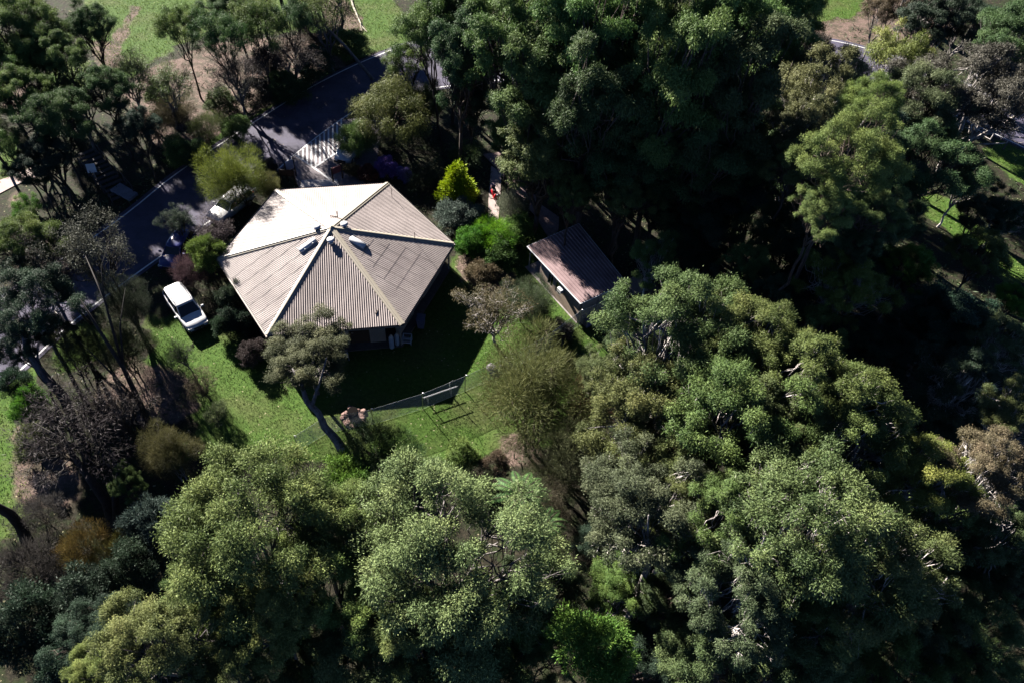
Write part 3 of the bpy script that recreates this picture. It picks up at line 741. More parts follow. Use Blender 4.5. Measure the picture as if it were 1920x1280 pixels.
# ------------------------------------------------------------------ cars
mtyre = mat('tyre_rubber', (.02, .02, .02), .8); mrim = mat('alloy_rim', (.45, .45, .47), .3, metal=.7)
mcglass = mat('car_glass', (.012, .014, .022), .06, spec=.9); mlamp = mat('headlamp_glass', (.6, .6, .62), .1, spec=.8)
mtrim = mat('black_trim', (.02, .02, .022), .5); mred = mat('tail_lamp', (.35, .02, .02), .2)
def car(front, rear, col, label, length=4.65, width=1.8, h=1.62, rack=True):
    c = (front + rear) / 2; d = (front - rear); d.z = 0; d.normalize(); c.z = 0
    root = empty('parked_car', c, label, 'car', 'parked cars'); s = Vector((-d.y, d.x, 0)); X = length / 2; Wh = width / 2
    paint = mat('car_paint', col, .25, spec=.6)
    def T(x, y, z): return c + d * (x * X) + s * (y * Wh) + Vector((0, 0, z))
    # stations: x, half width, z bottom, z side, z top (belt / bonnet)
    st = [(-1, .80, .45, .70, .90), (-.97, .93, .36, .72, 1.0), (-.8, .99, .30, .74, 1.04), (-.4, 1.0, .28, .75, 1.03), (.1, 1.0, .28, .75, 1.01), (.42, 1.0, .28, .74, 1.0),
          (.62, .98, .28, .72, .98), (.82, .95, .30, .70, .93), (.94, .88, .34, .66, .86), (1.0, .74, .42, .62, .76)]
    vs = []; n_ = 11
    for x, hw, zb, zs, zt in st:
        for y, z in ((-.86, zb), (-.97, zb + .08), (-1, zs), (-.97, zt - .06), (-.86, zt), (0, zt + .025), (.86, zt), (.97, zt - .06), (1, zs), (.97, zb + .08), (.86, zb)):
            vs.append(T(x, y * hw, z))
    fs = [(i * n_ + k, i * n_ + (k + 1) % n_, (i + 1) * n_ + (k + 1) % n_, (i + 1) * n_ + k) for i in range(len(st) - 1) for k in range(n_)]
    fs += [tuple(range(n_))[::-1], tuple((len(st) - 1) * n_ + k for k in range(n_))]
    body = MB().add(vs, fs).build('body', paint, root, smooth=True)
    # glasshouse
    zb, zr = 1.0, h - .06
    base = [(-.95, .90), (-.5, .93), (.0, .93), (.45, .86)]; top = [(-.84, .72), (-.5, .76), (-.05, .76), (.16, .70)]
    vs = [T(x, -y, zb) for x, y in base] + [T(x, y, zb) for x, y in base[::-1]] + [T(x, -y, zr) for x, y in top] + [T(x, y, zr) for x, y in top[::-1]]
    fs = [(k, (k + 1) % 8, 8 + (k + 1) % 8, 8 + k) for k in range(8)] + [tuple(range(8, 16))]
    MB().add(vs, fs).build('windows', mcglass, root)
    mp = MB()
    for k in (0, 3, 4, 7): mp.tube([vs[k] + Vector((0, 0, -.02)), vs[k + 8]], .045, 6)
    for (a, b, f) in ((0, 1, 1), (1, 2, .1)):
        for sg in (-1, 1):
            i = 1 if a == 0 else 2
            mp.tube([T(base[i][0], sg * base[i][1], zb), T(top[i][0], sg * top[i][1], zr)], .035, 6)
    mp.build('pillars', paint, root)
    rs = [(-.90, .66, -.02), (-.84, .77, .02), (-.5, .80, .05), (-.05, .80, .05), (.12, .76, .03), (.18, .68, -.01)]
    vs = []
    for x, y, dz in rs:
        for yy, z in ((-1, -.03), (-.95, .015), (-.5, .045), (.5, .045), (.95, .015), (1, -.03)): vs.append(T(x, y * yy, zr + dz + z))
    fs = [(i * 6 + k, i * 6 + k + 1, i * 6 + k + 7, i * 6 + k + 6) for i in range(5) for k in range(5)] + [tuple(range(6))[::-1], tuple(range(30, 36))]
    ro = MB().add(vs, fs).build('roof', paint, root, smooth=True)
    if rack:
        for sg in (-1, 1): MB().tube([T(-.8, sg * .68, zr + .1), T(-.6, sg * .68, zr + .15), T(-.1, sg * .68, zr + .15), T(.02, sg * .66, zr + .1)], .02, 6).build('roof_rail', mtrim, root)
        for k in range(3): MB().tube([T(-.74 + k * .07, -.1, zr + .09), T(-.74 + k * .07, .42, zr + .09)], .02, 5).build('roof_shadow_bar', mtrim, root)  # dark bars imitating the shadow marks on the wagon roof
    for x in (-.62, .66):
        for sg in (-1, 1):
            a, b = T(x, sg * .86, .33), T(x, sg * 1.015, .33)
            wh = MB().tube([a, a.lerp(b, .15), a.lerp(b, .85), b], [.31, .345, .345, .31], 22).build('wheel', mtyre, root)
            MB().tube([b, b + s * sg * .015], [.21, .19], 14).build('rim', mrim, wh)
    for sg in (-1, 1):
        MB().tube([T(.38, sg * .95, 1.03), T(.37, sg * 1.12, 1.09)], .03, 6).build('mirror_arm', paint, root)
        MB().add(*boxdir(T(.37, sg * 1.17, 1.12), d * .10, s * .2, Vector((0, 0, .15)))).build('mirror', paint, root)
        MB().add(*boxdir(T(.965, sg * .66, .74), d * .14, s * .36, Vector((0, 0, .14)))).build('headlight', mlamp, root)
        MB().add(*boxdir(T(-.985, sg * .76, .85), d * .08, s * .16, Vector((0, 0, .3)))).build('tail_light', mred, root)
    MB().add(*boxdir(T(1.0, 0, .66), d * .06, s * .8, Vector((0, 0, .16)))).build('grille', mtrim, root)
    MB().add(*boxdir(T(.985, 0, .46), d * .14, s * 1.55, Vector((0, 0, .16)))).build('bumper', mtrim, root)
    MB().add(*boxdir(T(-1.0, 0, .5), d * .12, s * 1.6, Vector((0, 0, .18)))).build('bumper', mtrim, root)
    return root
car(G(369, 606, .85), G(323, 537, 1.4), (.82, .82, .84), 'white wagon with a roof rack parked on the grass left of the house')
f_ = G(313, 502, .7); r_ = G(336, 462, .7); d_ = (f_ - r_).normalized()
car(f_, f_ - d_ * 4.2, (.02, .028, .16), 'dark blue car nose-out in the shade behind the white wagon', 4.2, 1.72, 1.45, False)
f_ = G(398, 408, .9); d_ = (G(447, 365, 1.4) - G(415, 390, 1.4)).normalized()
car(f_, f_ + d_ * 4.4, (.80, .80, .80), 'white car mostly hidden under the olive tree beside the road', 4.4, 1.75, 1.5, False)
f_ = G(640, 300, .8); d_ = (G(660, 262, .8) - G(636, 300, .8)).normalized()
car(f_, f_ + d_ * 4.3, (.75, .75, .78), 'white car half hidden under the drooping tree by the hatched bay', 4.3, 1.72, 1.45, False)

# red motor scooter on the garden path
c = G(928, 374); d = (G(934, 384) - G(924, 362)).normalized(); s = Vector((-d.y, d.x, 0)); z = Vector((0, 0, 1))
root = empty('motor_scooter', c, 'dark red motor scooter standing on the pale garden path', 'scooter'); mr = mat('red_enamel', (.45, .012, .02), .35, spec=.6)
for x in (-.62, .62):
    wh = MB().tube([c + d * x - s * .06 + z * .24, c + d * x + s * .06 + z * .24], .24, 18).build('wheel', mtyre, root); MB().tube([c + d * x - s * .065 + z * .24, c + d * x + s * .065 + z * .24], .12, 12).build('rim', mrim, wh)
vs = []
sec = [(-.85, .12, .45, .70), (-.6, .24, .38, .82), (-.25, .26, .30, .78), (-.05, .24, .22, .40), (.25, .24, .22, .38), (.36, .30, .26, .95), (.48, .26, .3, 1.05), (.6, .12, .45, .95)]
for x, hw, zb, zt in sec:
    for y, zz in ((-.8, zb), (-1, (zb + zt) / 2), (-.6, zt), (.6, zt), (1, (zb + zt) / 2), (.8, zb)): vs.append(c + d * x + s * y * hw + z * zz)
fs = [(i * 6 + k, i * 6 + (k + 1) % 6, (i + 1) * 6 + (k + 1) % 6, (i + 1) * 6 + k) for i in range(len(sec) - 1) for k in range(6)] + [tuple(range(6))[::-1], tuple(range(42, 48))]
MB().add(vs, fs).build('body', mr, root, smooth=True)
MB().add(*boxdir(c - d * .45 + z * .86, d * .62, s * .3, z * .09)).build('seat', mtrim, root)
MB().tube([c + d * .42 - s * .36 + z * 1.12, c + d * .48 + z * 1.08, c + d * .42 + s * .36 + z * 1.12], .025, 6).build('handlebar', mtrim, root)
MB().tube([c + d * .55 + z * .98, c + d * .66 + z * .98], [.1, .08], 12).build('headlight', mlamp, root)
MB().add(*boxdir(c - d * .85 + z * .95, d * .34, s * .4, z * .3)).build('top_box', mat('pale_pink_plastic', (.6, .4, .42), .5), root)

# ------------------------------------------------------------------ vegetation
def leaf_material(name, rough=.6, trans=.22):
    m = bpy.data.materials.new(name); n, l = nodes(m); b = n['Principled BSDF']
    oi = n.new('ShaderNodeObjectInfo'); at = n.new('ShaderNodeAttribute'); at.attribute_name = 'tint'
    hs = n.new('ShaderNodeHueSaturation')
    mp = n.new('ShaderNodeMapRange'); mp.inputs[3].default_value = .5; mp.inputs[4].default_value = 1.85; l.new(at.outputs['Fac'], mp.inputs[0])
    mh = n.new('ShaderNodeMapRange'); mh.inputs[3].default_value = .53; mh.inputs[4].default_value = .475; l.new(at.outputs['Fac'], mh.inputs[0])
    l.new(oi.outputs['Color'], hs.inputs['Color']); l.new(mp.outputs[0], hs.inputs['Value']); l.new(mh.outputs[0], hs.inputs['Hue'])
    l.new(hs.outputs[0], b.inputs['Base Color']); b.inputs['Roughness'].default_value = rough; b.inputs['Specular IOR Level'].default_value = .2
    t = n.new('ShaderNodeBsdfTranslucent'); l.new(hs.outputs[0], t.inputs['Color'])
    mx = n.new('ShaderNodeMixShader'); mx.inputs[0].default_value = trans
    l.new(b.outputs[0], mx.inputs[1]); l.new(t.outputs[0], mx.inputs[2]); l.new(mx.outputs[0], n['Material Output'].inputs[0])
    return m
mleaf = leaf_material('leaves')
def bark_material():
    m = bpy.data.materials.new('bark'); n, l = nodes(m); b = n['Principled BSDF']; b.inputs['Roughness'].default_value = .85
    oi = n.new('ShaderNodeObjectInfo'); tc = n.new('ShaderNodeTexCoord'); mp = n.new('ShaderNodeMapping'); mp.inputs['Scale'].default_value = (3, 3, .7)
    t = n.new('ShaderNodeTexNoise'); t.inputs['Scale'].default_value = 2.2; t.inputs['Detail'].default_value = 7
    l.new(tc.outputs['Object'], mp.inputs[0]); l.new(mp.outputs[0], t.inputs['Vector'])
    r = n.new('ShaderNodeMapRange'); r.inputs[1].default_value = .3; r.inputs[2].default_value = .7; r.inputs[3].default_value = .35; r.inputs[4].default_value = 1.3
    l.new(t.outputs['Fac'], r.inputs[0]); x = n.new('ShaderNodeVectorMath'); x.operation = 'SCALE'
    l.new(oi.outputs['Color'], x.inputs[0]); l.new(r.outputs[0], x.inputs['Scale']); l.new(x.outputs[0], b.inputs['Base Color'])
    return m
mbark = bark_material()

def norm(a): return a / (np.linalg.norm(a, axis=-1, keepdims=True) + 1e-9)
def scatter_dirs(n, rng, zmin=-.3):
    out = []
    while len(out) < n:
        best, bd = None, -1
        for _ in range(14):
            v = norm(rng.normal(size=3))
            if v[2] < zmin: continue
            dd_ = min([np.linalg.norm(v - o) for o in out], default=9)
            if dd_ > bd: best, bd = v, dd_
        if best is not None: out.append(best)
    return np.array(out)
def leaves_mesh(name, pos, axis_, wid, L, Wd, tint):
    """leaf blades: narrow diamonds slightly folded"""
    n = len(pos); a = axis_ * L[:, None]; w_ = wid * Wd[:, None]
    co = np.stack([pos, pos + a * .45 + w_ * .5, pos + a, pos + a * .45 - w_ * .5], 1).reshape(-1, 3)
    f = np.arange(4 * n).reshape(n, 4); me = fast_mesh(name, co, f, mleaf)
    at = me.attributes.new('tint', 'FLOAT', 'FACE'); at.data.foreach_set('value', tint.astype(np.float32)); return me
def tubes_mesh(name, tubes, m):
    mb = MB()
    for pts, rad, n in tubes: mb.tube(pts, rad, n, cap=True)
    me = bpy.data.meshes.new(name); me.from_pydata([tuple(v) for v in mb.v], [], mb.f); me.update(); me.shade_smooth(); me.materials.append(m); return me
def wobble(a, b, n, amp, rng, sag=0.0):
    a, b = np.array(a, float), np.array(b, float); t = np.linspace(0, 1, n)[:, None]; p = a + (b - a) * t
    o_ = rng.normal(size=(n, 3)) * amp * np.linalg.norm(b - a) * np.sin(t * math.pi)
    p = p + o_; p[:, 2] += sag * np.sin(t[:, 0] * math.pi) * np.linalg.norm(b - a); return p

PROTO = {}
def proto_tree(key, seed, R=5.0, Hc=9.0, sq=.62, clumps=50, rc=1.15, rcv=.3, per=1100, leaf=(.24, .075), droop=.5, zmin=-.25,
               inner=.25, upb=.45, limbs=5, fork=.45, trunk=.26, twigs=0, lean=(0, 0), csq=.7, hang=0.0, cone=0.0, jit=.22, stems=1, soft=1.0, rag=.14, sup=0, supr=1.3):
    rng = np.random.default_rng(seed); total = clumps; clumps = sup or clumps; D = scatter_dirs(clumps, rng, zmin)
    rad = 1 - rng.random(clumps) ** 1.5 * inner * 1.6; rad = np.clip(rad, .25, 1)
    lump = 1 + .16 * np.sin(D[:, 0] * 3 + seed) + .14 * np.cos(D[:, 1] * 4 + seed * 1.7)
    cc = D * (rad * lump)[:, None] * np.array([R, R, R * sq]); cc += rng.normal(size=cc.shape) * rc * jit
    if cone: cc[:, :2] *= np.clip(1 - cone * (cc[:, 2:3] / (R * sq) * .5 + .5), .08, 1)
    if sup:
        k_ = max(2, total // sup); kids = []
        for c in cc:
            dd_ = norm(rng.normal(size=(k_, 3))); dd_[:, 2] = np.abs(dd_[:, 2]) * .9 - .12
            kids.append(c + dd_ * supr * (.75 + .4 * rng.random((k_, 1))) * np.array([1, 1, .75]))
        cc = np.concatenate(kids)
    cc[:, 2] += Hc; clumps = len(cc); cr = rc * (1 - rcv + 2 * rcv * rng.random(clumps))
    P = []; A = []; N = []; L = []; WW = []; T = []
    for c, r_ in zip(cc, cr):
        n = int(per * (r_ / rc) ** 2); d = norm(rng.normal(size=(n, 3))); d[:, 2] = np.where(rng.random(n) < upb, np.abs(d[:, 2]), d[:, 2])
        sub = norm(rng.normal(size=(7, 3))); s_ = (np.maximum(0, d @ sub.T) ** 8).max(1)
        q = r_ * np.clip(.35 + .5 * rng.random(n) ** .7 + .42 * s_ * soft + rag * rng.normal(size=n), .1, 2)
        p = d * q[:, None]; p[:, 2] *= csq
        if hang:
            p[:, 2] -= hang * r_ * rng.random(n) ** 1.3 * (np.hypot(d[:, 0], d[:, 1]))
        outw = norm(d + norm(c - np.array([0, 0, Hc - R * sq * .6])) * .5)
        ax = norm(outw * (1 - droop) + np.array([0, 0, -droop]) + rng.normal(size=(n, 3)) * .42)
        nn_ = norm(outw + np.array([0, 0, .35]) + rng.normal(size=(n, 3)) * .42)
        wd = norm(np.cross(ax, nn_))
        P.append(c + p); A.append(ax); N.append(wd); L.append(leaf[0] * (.6 + .8 * rng.random(n))); WW.append(leaf[1] * (.7 + .6 * rng.random(n)))
        ct = rng.normal() * .13
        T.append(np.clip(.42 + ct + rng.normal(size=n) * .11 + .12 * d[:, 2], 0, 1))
    cat_ = np.concatenate
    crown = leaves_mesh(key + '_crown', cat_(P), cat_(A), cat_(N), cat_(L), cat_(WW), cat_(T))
    # limbs
    tubes = []; zf = Hc * fork; lx, ly = lean
    for st in range(stems):
        ang = rng.random() * 6.28; bx_, by_ = (.35 * math.cos(ang) * (stems > 1), .35 * math.sin(ang) * (stems > 1))
        base = np.array([lx * 1.6 + bx_, ly * 1.6 + by_, -.85 * Hc]); fk = np.array([lx * .45 + bx_ * 3, ly * .45 + by_ * 3, zf])
        tr = wobble(base, fk, 9, .02, rng); tr[0] = base
        tubes.append((tr, list(np.linspace(trunk * 1.25, trunk * .8, 9)), 9))
        mine = cc[st::stems]; m_ = max(2, limbs // stems)
        az = np.arctan2(mine[:, 1], mine[:, 0]) + rng.random() * 6; grp = ((az % (2 * math.pi)) / (2 * math.pi) * m_).astype(int) % m_
        for g in range(m_):
            mem = mine[grp == g]
            if not len(mem): continue
            tgt = mem.mean(0) * .85 + np.array([0, 0, Hc]) * .15; tgt[2] = max(tgt[2] - R * sq * .15, zf + .4)
            lb = wobble(fk, tgt, 7, .05, rng, .04); tubes.append((lb, list(np.linspace(trunk * .62, trunk * .3, 7)), 7))
            for c in mem:
                j = rng.integers(2, 7); bb = wobble(lb[j], c, 6, .07, rng, -.05)
                tubes.append((bb, list(np.linspace(trunk * .26, trunk * .07, 6)), 5))
                for _ in range(twigs):
                    k = rng.integers(2, 6); e_ = c + norm(rng.normal(size=3)) * rc * rng.uniform(.6, 1.2) * np.array([1, 1, .8])
                    tubes.append((wobble(bb[k], e_, 4, .08, rng), [trunk * .08, trunk * .06, trunk * .04, trunk * .02], 3))
    PROTO[key] = (crown, tubes_mesh(key + '_trunk', tubes, mbark), R, Hc, float(cat_(P)[:, 2].mean()) - Hc)
# gum trees: rounded clumps, leaves hanging
for v in range(4): proto_tree(f'gum{v}', 10 + v, R=5.2, Hc=10, sq=.56, clumps=150, sup=30, supr=1.15, rc=.62, rcv=.4, per=600, leaf=(.18, .052), droop=.5, csq=.62, upb=.75, rag=.22, inner=.3, limbs=6, trunk=.27, twigs=2)
for v in range(2): proto_tree(f'fine{v}', 30 + v, R=5.2, Hc=8, sq=.62, clumps=150, sup=30, supr=1.25, rc=.72, rcv=.45, per=700, leaf=(.17, .05), rag=.2, upb=.6, droop=.35, limbs=6, trunk=.24, twigs=2, zmin=-.35, inner=.2, soft=.7)
for v in range(4): proto_tree(f'tall{v}', 50 + v, R=3.8, Hc=12, sq=1.35, clumps=190, sup=38, supr=1.05, rc=.6, rcv=.4, per=480, leaf=(.21, .065), rag=.2, upb=.65, droop=.55, limbs=6, trunk=.3, zmin=-.9, inner=.55, fork=.3)
for v in range(2): proto_tree(f'oak{v}', 70 + v, R=4.0, Hc=5.2, sq=.85, clumps=60, rc=1.05, per=620, leaf=(.42, .022), droop=-.1, limbs=6, trunk=.14, twigs=5, zmin=-.6, inner=.5, fork=.2, csq=1.1, stems=2)
for v in range(2): proto_tree(f'sparse{v}', 80 + v, R=3.6, Hc=7, sq=.8, clumps=46, rc=.85, per=190, leaf=(.2, .06), droop=.4, limbs=6, trunk=.2, twigs=10, zmin=-.4, inner=.5, fork=.3, lean=(1.0, -1.2))
proto_tree('bare0', 90, R=4.0, Hc=5.5, sq=.8, clumps=60, rc=.9, per=70, leaf=(.3, .03), droop=.2, limbs=7, trunk=.20, twigs=12, zmin=-.3, inner=.4, fork=.16)
for v in range(3): proto_tree(f'open{v}', 100 + v, R=3.8, Hc=7.5, sq=.55, clumps=60, rc=.62, rcv=.4, per=420, leaf=(.19, .055), rag=.2, upb=.65, droop=.6, limbs=5, trunk=.17, twigs=3, zmin=-.15, inner=.35, fork=.32, lean=(.9, -.8), hang=.5)
for v in range(3): proto_tree(f'shrub{v}', 110 + v, R=1.8, Hc=1.35, sq=.72, clumps=60, rc=.38, rcv=.4, rag=.25, per=300, leaf=(.16, .05), droop=.1, limbs=6, trunk=.06, twigs=1, zmin=-.3, fork=.15, inner=.25)
proto_tree('wispy0', 120, R=1.8, Hc=1.6, sq=.8, clumps=40, rc=.55, per=300, leaf=(.34, .02), droop=-.35, limbs=7, trunk=.06, twigs=3, zmin=-.3, fork=.12, csq=1.2, inner=.4)
proto_tree('cone0', 125, R=1.7, Hc=2.1, sq=1.2, clumps=60, rc=.36, per=230, leaf=(.2, .06), droop=-.3, limbs=7, trunk=.07, zmin=-.95, fork=.1, csq=1.2, cone=.9, inner=.3)
proto_tree('weep0', 130, R=3.6, Hc=4.6, sq=.75, clumps=60, rc=.9, per=650, leaf=(.30, .04), droop=.85, limbs=6, trunk=.2, zmin=-.3, hang=1.6, twigs=2, fork=.35, inner=.25)

BARKS = {'pale': (.60, .55, .52), 'dark': (.035, .03, .028), 'grey': (.20, .18, .175), 'brown': (.10, .075, .06)}
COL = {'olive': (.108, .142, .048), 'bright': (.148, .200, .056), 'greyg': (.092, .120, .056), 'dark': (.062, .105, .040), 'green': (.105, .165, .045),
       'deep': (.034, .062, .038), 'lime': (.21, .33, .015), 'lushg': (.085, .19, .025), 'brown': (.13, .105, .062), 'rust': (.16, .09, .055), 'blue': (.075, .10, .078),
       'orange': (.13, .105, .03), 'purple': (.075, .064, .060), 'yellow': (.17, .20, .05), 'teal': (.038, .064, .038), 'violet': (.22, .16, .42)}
trng = random.Random(77)
def plant(key, px, py, zc, rpx, colr, label, name='gum_tree', cat='tree', group=None, bark='grey', rot=None, zs=None):
    if cat == 'tree' and px > 1150 and py > 560 and not key.startswith('oak'): rpx *= 1.13
    crown, trunk, R, Hc, dz = PROTO[key]; p = G(px, py, zc); s = rpx / (FPX / depth(px, py, zc)) / R / 1.12
    root = empty(name, (p.x, p.y, 0), label, cat, group); rz = trng.random() * 6.28 if rot is None else rot
    sz = zs or max(.72 * s, min(1.45 * s, zc / Hc))
    col = COL[colr] if isinstance(colr, str) else colr
    col = tuple(c * trng.uniform(.9, 1.1) for c in col)
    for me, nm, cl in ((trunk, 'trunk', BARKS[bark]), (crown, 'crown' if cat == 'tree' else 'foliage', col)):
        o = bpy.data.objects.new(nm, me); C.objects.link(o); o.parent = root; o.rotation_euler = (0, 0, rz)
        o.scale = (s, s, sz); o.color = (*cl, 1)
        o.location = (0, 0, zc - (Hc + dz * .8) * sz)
    return root
def T(key, px, py, zc, rpx, colr, bark, label, **k): return plant(key, px, py, zc, rpx, colr, label, bark=bark, group=k.pop('group', 'gum trees of the wood'), **k)
def S(key, px, py, zc, rpx, colr, label, **k): return plant(key, px, py, zc, rpx, colr, label, name=k.pop('name', 'shrub'), cat='shrub', bark=k.pop('bark', 'brown'), group=k.pop('group', 'shrubs'))

# ---- foreground gum trees
T('fine0', 470, 985, 10, 180, 'bright', 'grey', 'broad round yellow-green gum tree in the lower left foreground, above the stacked smaller crowns')
T('gum1', 635, 985, 8.5, 105, 'bright', 'grey', 'mid-sized olive gum crown between the two broadest foreground crowns')
T('fine1', 840, 1045, 9.5, 195, (.155, .215, .078), 'grey', 'largest pale green fine-leaved crown at bottom centre of the foreground')
T('gum0', 300, 1215, 10, 125, (.135, .185, .055), 'grey', 'yellowish gum crown cut by the bottom edge at the lower left')
T('gum2', 515, 1150, 10, 105, 'bright', 'grey', 'small rounded gum crown standing right of the bottom-left yellowish one')
T('gum3', 420, 1255, 9, 90, 'olive', 'grey', 'olive crown at the bottom edge between two yellowish gum crowns')
T('gum0', 680, 1225, 7.5, 130, 'olive', 'brown', 'shadowed dull green crown at the bottom edge left of centre')
T('gum3', 905, 1225, 7, 130, 'green', 'brown', 'dark green crown at bottom centre beside the bright lime bush')
T('gum1', 585, 1250, 6, 90, 'green', 'brown', 'dark low crown at the bottom edge beneath the small rounded gum')
T('gum2', 1200, 950, 11, 125, 'greyg', 'pale', 'grey-green gum with a forked pale trunk right of bottom centre')
T('gum0', 1500, 985, 13.5, 165, 'olive', 'pale', 'largest olive-grey gum crown in the lower right foreground')
T('gum1', 1375, 965, 12, 100, 'olive', 'pale', 'olive gum crown tucked left of the largest lower right crown')
T('gum3', 1640, 1060, 12, 120, 'olive', 'pale', 'olive gum crown stepping down on the right of the largest lower right crown')
T('gum2', 1400, 1110, 11.5, 110, 'greyg', 'pale', 'grey-green gum crown with bare pale limbs below the largest lower right crown')
T('gum1', 1330, 1230, 8.5, 105, 'greyg', 'brown', 'grey-green crown at the bottom edge right of the tall leaning trunk')
T('gum0', 1490, 1225, 9, 100, 'olive', 'brown', 'olive crown at the bottom edge below the bare pale limbs')
T('gum3', 1640, 1230, 7, 95, 'green', 'brown', 'dark green crown at the bottom edge towards the lower right')
T('gum2', 1160, 1110, 6, 70, 'green', 'pale', 'small shaded crown beside the tall leaning pale trunk')
# ---- big right-hand crown mass
T('gum3', 1280, 620, 12.5, 125, 'olive', 'pale', 'olive gum crown at the top left of the big right-hand canopy, just below the shed')
T('gum0', 1420, 640, 12.5, 105, 'olive', 'pale', 'olive gum crown in the upper edge of the right-hand canopy, right of the shed-side one')
T('gum1', 1530, 710, 13, 110, 'olive', 'pale', 'olive gum crown on the sloping upper right edge of the right-hand canopy')
T('gum2', 1370, 760, 12.5, 135, 'olive', 'pale', 'central gum crown of the right-hand canopy with white limbs showing through')
T('gum3', 1610, 800, 12, 105, 'olive', 'pale', 'olive gum crown at the right-hand tip of the big canopy')
T('gum0', 1205, 735, 10.5, 110, 'olive', 'pale', 'greyish gum crown at the left flank of the big right-hand canopy')
T('gum1', 1470, 850, 10, 125, 'greyg', 'brown', 'duller shaded gum crown at the lower side of the right-hand canopy')
T('gum2', 1270, 850, 10, 110, 'olive', 'brown', 'dull grey gum crown between the sheoak and the lower right crowns')
T('open1', 1190, 640, 8, 55, 'greyg', 'pale', 'small pale grey crown touching the lawn edge below the storage box')
T('gum1', 1590, 900, 8, 80, 'green', 'pale', 'dark green crown with crossing white branches right of centre')
# ---- sheoaks at centre
T('oak0', 1005, 735, 6, 125, (.105, .13, .045), 'brown', 'tall feathery olive sheoak on the lawn edge at centre', group='feathery sheoaks')
T('oak1', 1060, 860, 4.5, 85, (.105,.10,.05), 'brown', 'browner feathery sheoak directly below the olive one', group='feathery sheoaks')
T('oak0', 1020, 960, 5, 60, (.085, .085, .048), 'brown', 'dark narrow sheoak next to the bright tree ferns', group='feathery sheoaks')
T('oak1', 1110, 760, 5, 60, 'rust', 'brown', 'rusty brown sheoak against the left flank of the gum canopy', group='feathery sheoaks')
T('open2', 1200, 850, 5, 60, 'rust', 'brown', 'reddish-brown thin crown between the sheoaks and grey gums')
# ---- right edge
T('gum0', 1735, 870, 11, 85, 'yellow', 'pale', 'yellow-green gum crown near the right edge beyond the gully')
T('gum3', 1850, 880, 11.5, 80, (.14, .12, .07), 'pale', 'pinkish-brown gum crown at the right edge with bare twigs')
T('gum1', 1905, 780, 11, 65, 'olive', 'pale', 'olive gum crown cut by the right edge above the pinkish-brown one')
T('gum2', 1800, 700, 8, 80, 'teal', 'pale', 'dim bluish-green crown in the shade beside the right gully')
T('gum0', 1880, 640, 8, 60, 'greyg', 'pale', 'greyish crown near the right edge under the small bright lime crown')
T('gum3', 1760, 1000, 6, 85, 'green', 'brown', 'shadowy crown right of the largest lower right gum')
T('gum1', 1880, 1010, 8, 75, 'greyg', 'pale', 'greyish crown at the right edge with a leaning pale trunk')
T('gum2', 1720, 1150, 7, 80, 'greyg', 'brown', 'shaded grey-green crown in the lower right corner area')
T('gum0', 1850, 1180, 7, 90, 'olive', 'brown', 'olive crown at the right end of the bottom edge')
T('gum3', 1900, 1090, 6.5, 60, 'greyg', 'brown', 'small greyish crown on the right edge above the corner')
T('fine0', 1905, 560, 6, 40, 'lushg', 'brown', 'small bright lime-green crown on the right edge')
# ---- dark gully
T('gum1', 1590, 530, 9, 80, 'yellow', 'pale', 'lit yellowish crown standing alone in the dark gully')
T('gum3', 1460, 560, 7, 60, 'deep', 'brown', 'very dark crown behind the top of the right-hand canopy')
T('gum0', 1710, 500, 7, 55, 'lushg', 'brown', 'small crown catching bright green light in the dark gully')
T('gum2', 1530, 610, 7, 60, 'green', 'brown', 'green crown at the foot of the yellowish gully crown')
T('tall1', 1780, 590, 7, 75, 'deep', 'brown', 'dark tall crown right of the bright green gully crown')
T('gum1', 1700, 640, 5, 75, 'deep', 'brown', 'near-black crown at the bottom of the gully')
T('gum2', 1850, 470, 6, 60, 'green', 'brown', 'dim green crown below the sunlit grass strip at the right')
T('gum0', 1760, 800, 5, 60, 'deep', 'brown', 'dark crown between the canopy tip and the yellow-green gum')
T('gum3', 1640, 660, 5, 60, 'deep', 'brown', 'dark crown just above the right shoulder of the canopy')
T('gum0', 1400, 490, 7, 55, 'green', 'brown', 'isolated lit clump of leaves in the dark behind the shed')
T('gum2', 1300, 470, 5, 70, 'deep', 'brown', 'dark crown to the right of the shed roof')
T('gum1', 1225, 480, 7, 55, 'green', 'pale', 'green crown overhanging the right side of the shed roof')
# ---- upper right
T('fine1', 1608, 288, 19, 92, (.15, .215, .055), 'brown', 'brightest yellow-green rounded crown in the upper right')
T('fine0', 1632, 195, 18, 66, (.145, .20, .055), 'brown', 'yellow-green crown directly above the brightest rounded one')
T('gum0', 1545, 385, 16, 66, (.15, .21, .055), 'brown', 'yellowish crown at the lower left foot of the brightest rounded crown')
T('gum3', 1650, 400, 10, 75, 'dark', 'brown', 'mid-green crown right of the yellowish lower foot crown')
T('gum1', 1550, 160, 14, 110, (.13,.15,.06), 'pale', 'wide olive crown below the white-lined road at the top right')
T('gum2', 1520, 245, 13, 75, (.12,.135,.06), 'pale', 'brownish olive crown left of the brightest rounded crown')
T('open1', 1690, 100, 9, 70, 'yellow', 'pale', 'feathery yellowish crown right of the top-right road')
T('gum0', 1740, 190, 11, 95, 'greyg', 'brown', 'dull grey-green crown behind the two yellow-green ones')
T('gum3', 1750, 290, 9.5, 105, 'dark', 'brown', 'dark bluish crown right of the brightest rounded crown')
T('gum1', 1850, 165, 12, 130, (.075, .078, .058), 'pale', 'large dark grey gum crown at the upper right edge')
T('gum2', 1905, 60, 12, 90, 'dark', 'grey', 'dark crown in the top right corner')
T('tall0', 1750, 20, 9, 60, 'deep', 'grey', 'tall dark tree with a thick grey trunk at the top right')
